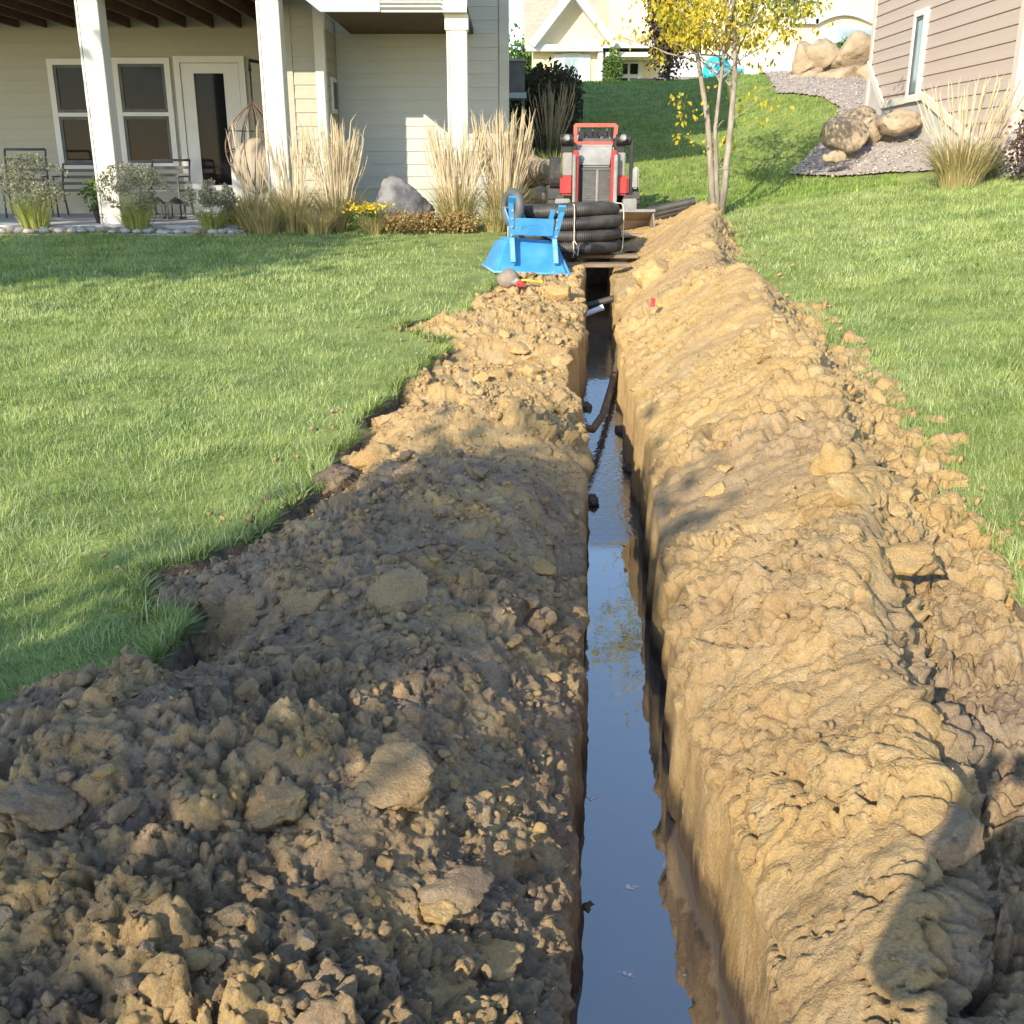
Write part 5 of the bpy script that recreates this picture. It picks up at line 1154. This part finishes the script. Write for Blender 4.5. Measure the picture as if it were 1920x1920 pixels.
rock('cuff', (0, 0, .02), (.05, .05, .04), 72, M['grey'], parent=o, sub=3, rough=.15); rock('palm', (.03, -.05, .0), (.045, .05, .03), 73, M['redplastic'], parent=o, sub=3, rough=.15)
for k in range(4): MB().tube([(.01+.018*k, -.08, .0), (.015+.02*k, -.13, -.012)], [.011, .007], 6).build('finger', M['redplastic'], o, smooth=True)
p_ = onL(1000, 560); tag(MB().prism([(-.08, 0, 0), (.07, .01, 0), (.09, .035, 0), (-.07, .03, 0)], (0, 0, .006)).build('brick_shard', mat('brick', (.42, .22, .14), (.36, .19, .12), 9, .9)), 'flat reddish shard on the clay below the glove', 'shard').location = p_+Vector((0, 0, .02))
p_ = surf(1, 1214, 590); o = empty('marker_flag', p_, 'small red marker flag stuck in the right bank', 'marker flag')
MB().tube([(0, 0, -.05), (.01, 0, .16)], .003, 5).build('wire', M['steel'], o); MB().add([(.01, 0, .16), (.05, .01, .15), (.045, -.005, .09), (.008, 0, .085)], [(0, 1, 2, 3)]).prism([(.01, .002, .16), (.05, .012, .15), (.045, -.003, .09), (.008, .002, .085)], (0, .002, 0)).build('flag', M['redplastic'], o)
a = at(1080, 596, 10.1); b = at(1131, 576, 10.1); o = empty('pvc_pipe', tuple((a+b)/2), 'white plastic pipe sticking out across the trench', 'pipe')
a2 = a-(b-a)*.5; MB().tube([a2, b], .026, 14, False).tube([a2, b], .022, 14, False).build('pipe_wall', M['pvc'], o, o.location, True); MB().tube([b-(b-a)*.10, b+(b-a)*.01], .029, 14, False).build('rim', M['pvc'], o, o.location, True)
P = [Vector((float(xc(y_))+x_, y_, z_)) for x_, y_, z_ in ((.17, 9.3, .34), (.145, 8.9, .22), (.11, 8.4, .10), (.05, 7.8, .03), (-.02, 7.2, -.03), (-.10, 6.75, -.02), (-.19, 6.5, .06))]
tag(MB().tube(P, .026, 10).build('hose', mat('muddy_hose', (.10, .075, .05), (.16, .12, .08), 12, .7), smooth=True), 'muddy dark hose crossing the trench', 'hose')
a = at(1100, 574, 10.6); b = at(1150, 560, 10.6); tag(MB().tube([a-Vector((.1, 0, 0)), a, b, b+Vector((.1, 0, .02))], .035, 10).build('drain_hose', M['pipe'], smooth=True), 'black hose crossing the dark far end of the trench', 'hose')
# grass scraps on the turf edge
for i, (u, v, lab) in enumerate(((905, 570, 'grey-green tuft hanging at the turf edge by the far clay'), (835, 645, 'shaded grass tuft at the notch in the turf edge'), (1610, 725, 'pale grass tuft at the right lawn edge'))):
    p_ = gp(u, v); clump('grass_tuft', tuple(p_), lab, 'grass tuft', 120, .10, .13, .006, M['sage'] if i != 1 else M['green'])

# ------------------------------------------------------------------ the photographer, whose shadow falls at lower right
pz = ter(-.05, -.45); ps = empty('person', (-.05, -.34, pz), 'person with body widened to broaden the cast shadow, taking the photograph beside the trench', 'person')
J = dict(pel=(0, 0, .95), spine=(0, 0, 1.18), chest=(0, .01, 1.38), neck=(0, .02, 1.50), head=(0, .05, 1.60), crown=(0, .05, 1.74),
    shl=(-.19, 0, 1.41), ell=(-.29, .12, 1.20), wrl=(-.10, .30, 1.42), hal=(-.06, .36, 1.48), shr=(.19, 0, 1.41), elr=(.40, .10, 1.22), wrr=(.10, .30, 1.42), har=(.06, .36, 1.48),
    hpl=(-.10, 0, .90), knl=(-.12, .02, .50), anl=(-.13, -.02, .09), tol=(-.14, .14, .03), hpr=(.10, 0, .90), knr=(.13, .02, .50), anr=(.15, -.02, .09), tor=(.17, .14, .03))
RD = dict(pel=.215, spine=.20, chest=.20, neck=.058, head=.088, crown=.06, shl=.10, ell=.048, wrl=.034, hal=.038, shr=.10, elr=.048, wrr=.034, har=.038, hpl=.19, knl=.15, anl=.046, tol=.04, hpr=.19, knr=.15, anr=.046, tor=.04)  # torso, hip and knee radii enlarged to broaden the cast shadow
ED = ['pel spine', 'spine chest', 'chest neck', 'neck head', 'head crown', 'chest shl', 'shl ell', 'ell wrl', 'wrl hal', 'chest shr', 'shr elr', 'elr wrr', 'wrr har', 'pel hpl', 'hpl knl', 'knl anl', 'anl tol', 'pel hpr', 'hpr knr', 'knr anr', 'anr tor']
ks = list(J); me = bpy.data.meshes.new('body'); me.from_pydata([J[k] for k in ks], [tuple(ks.index(x) for x in e.split()) for e in ED], [])
me.materials.append(M['cloth']); bo_ = bpy.data.objects.new('body', me); COL.objects.link(bo_); bo_.parent = ps
sk_ = bo_.modifiers.new('skin', 'SKIN'); lay = me.skin_vertices[0] if me.skin_vertices else None
if lay is None:
    bm2 = bmesh.new(); bm2.from_mesh(me); bm2.verts.layers.skin.verify(); bm2.to_mesh(me); bm2.free(); lay = me.skin_vertices[0]
for i, k in enumerate(ks): lay.data[i].radius = (RD[k], RD[k]); lay.data[i].use_root = (k == 'pel')
bo_.modifiers.new('sub', 'SUBSURF').render_levels = 2
hr = rock('hair', (0, .03, 1.665), (.10, .115, .11), 75, M['bark2'], parent=ps, sub=3, rot=(0, 0, 0), planes=0, rough=.02)
for s in (-1, 1):
    for k in range(4): MB().tube([(s*(.055-.005*k), .36, 1.485-.016*k), (s*(.045-.005*k), .395, 1.49-.016*k), (s*.025, .40, 1.49-.016*k)], [.010, .009, .007], 6).build('finger', M['skin'], ps, smooth=True)
    MB().tube([(s*.06, .35, 1.46), (s*.045, .34, 1.505), (s*.035, .345, 1.53)], [.012, .011, .008], 6).build('thumb', M['skin'], ps, smooth=True)
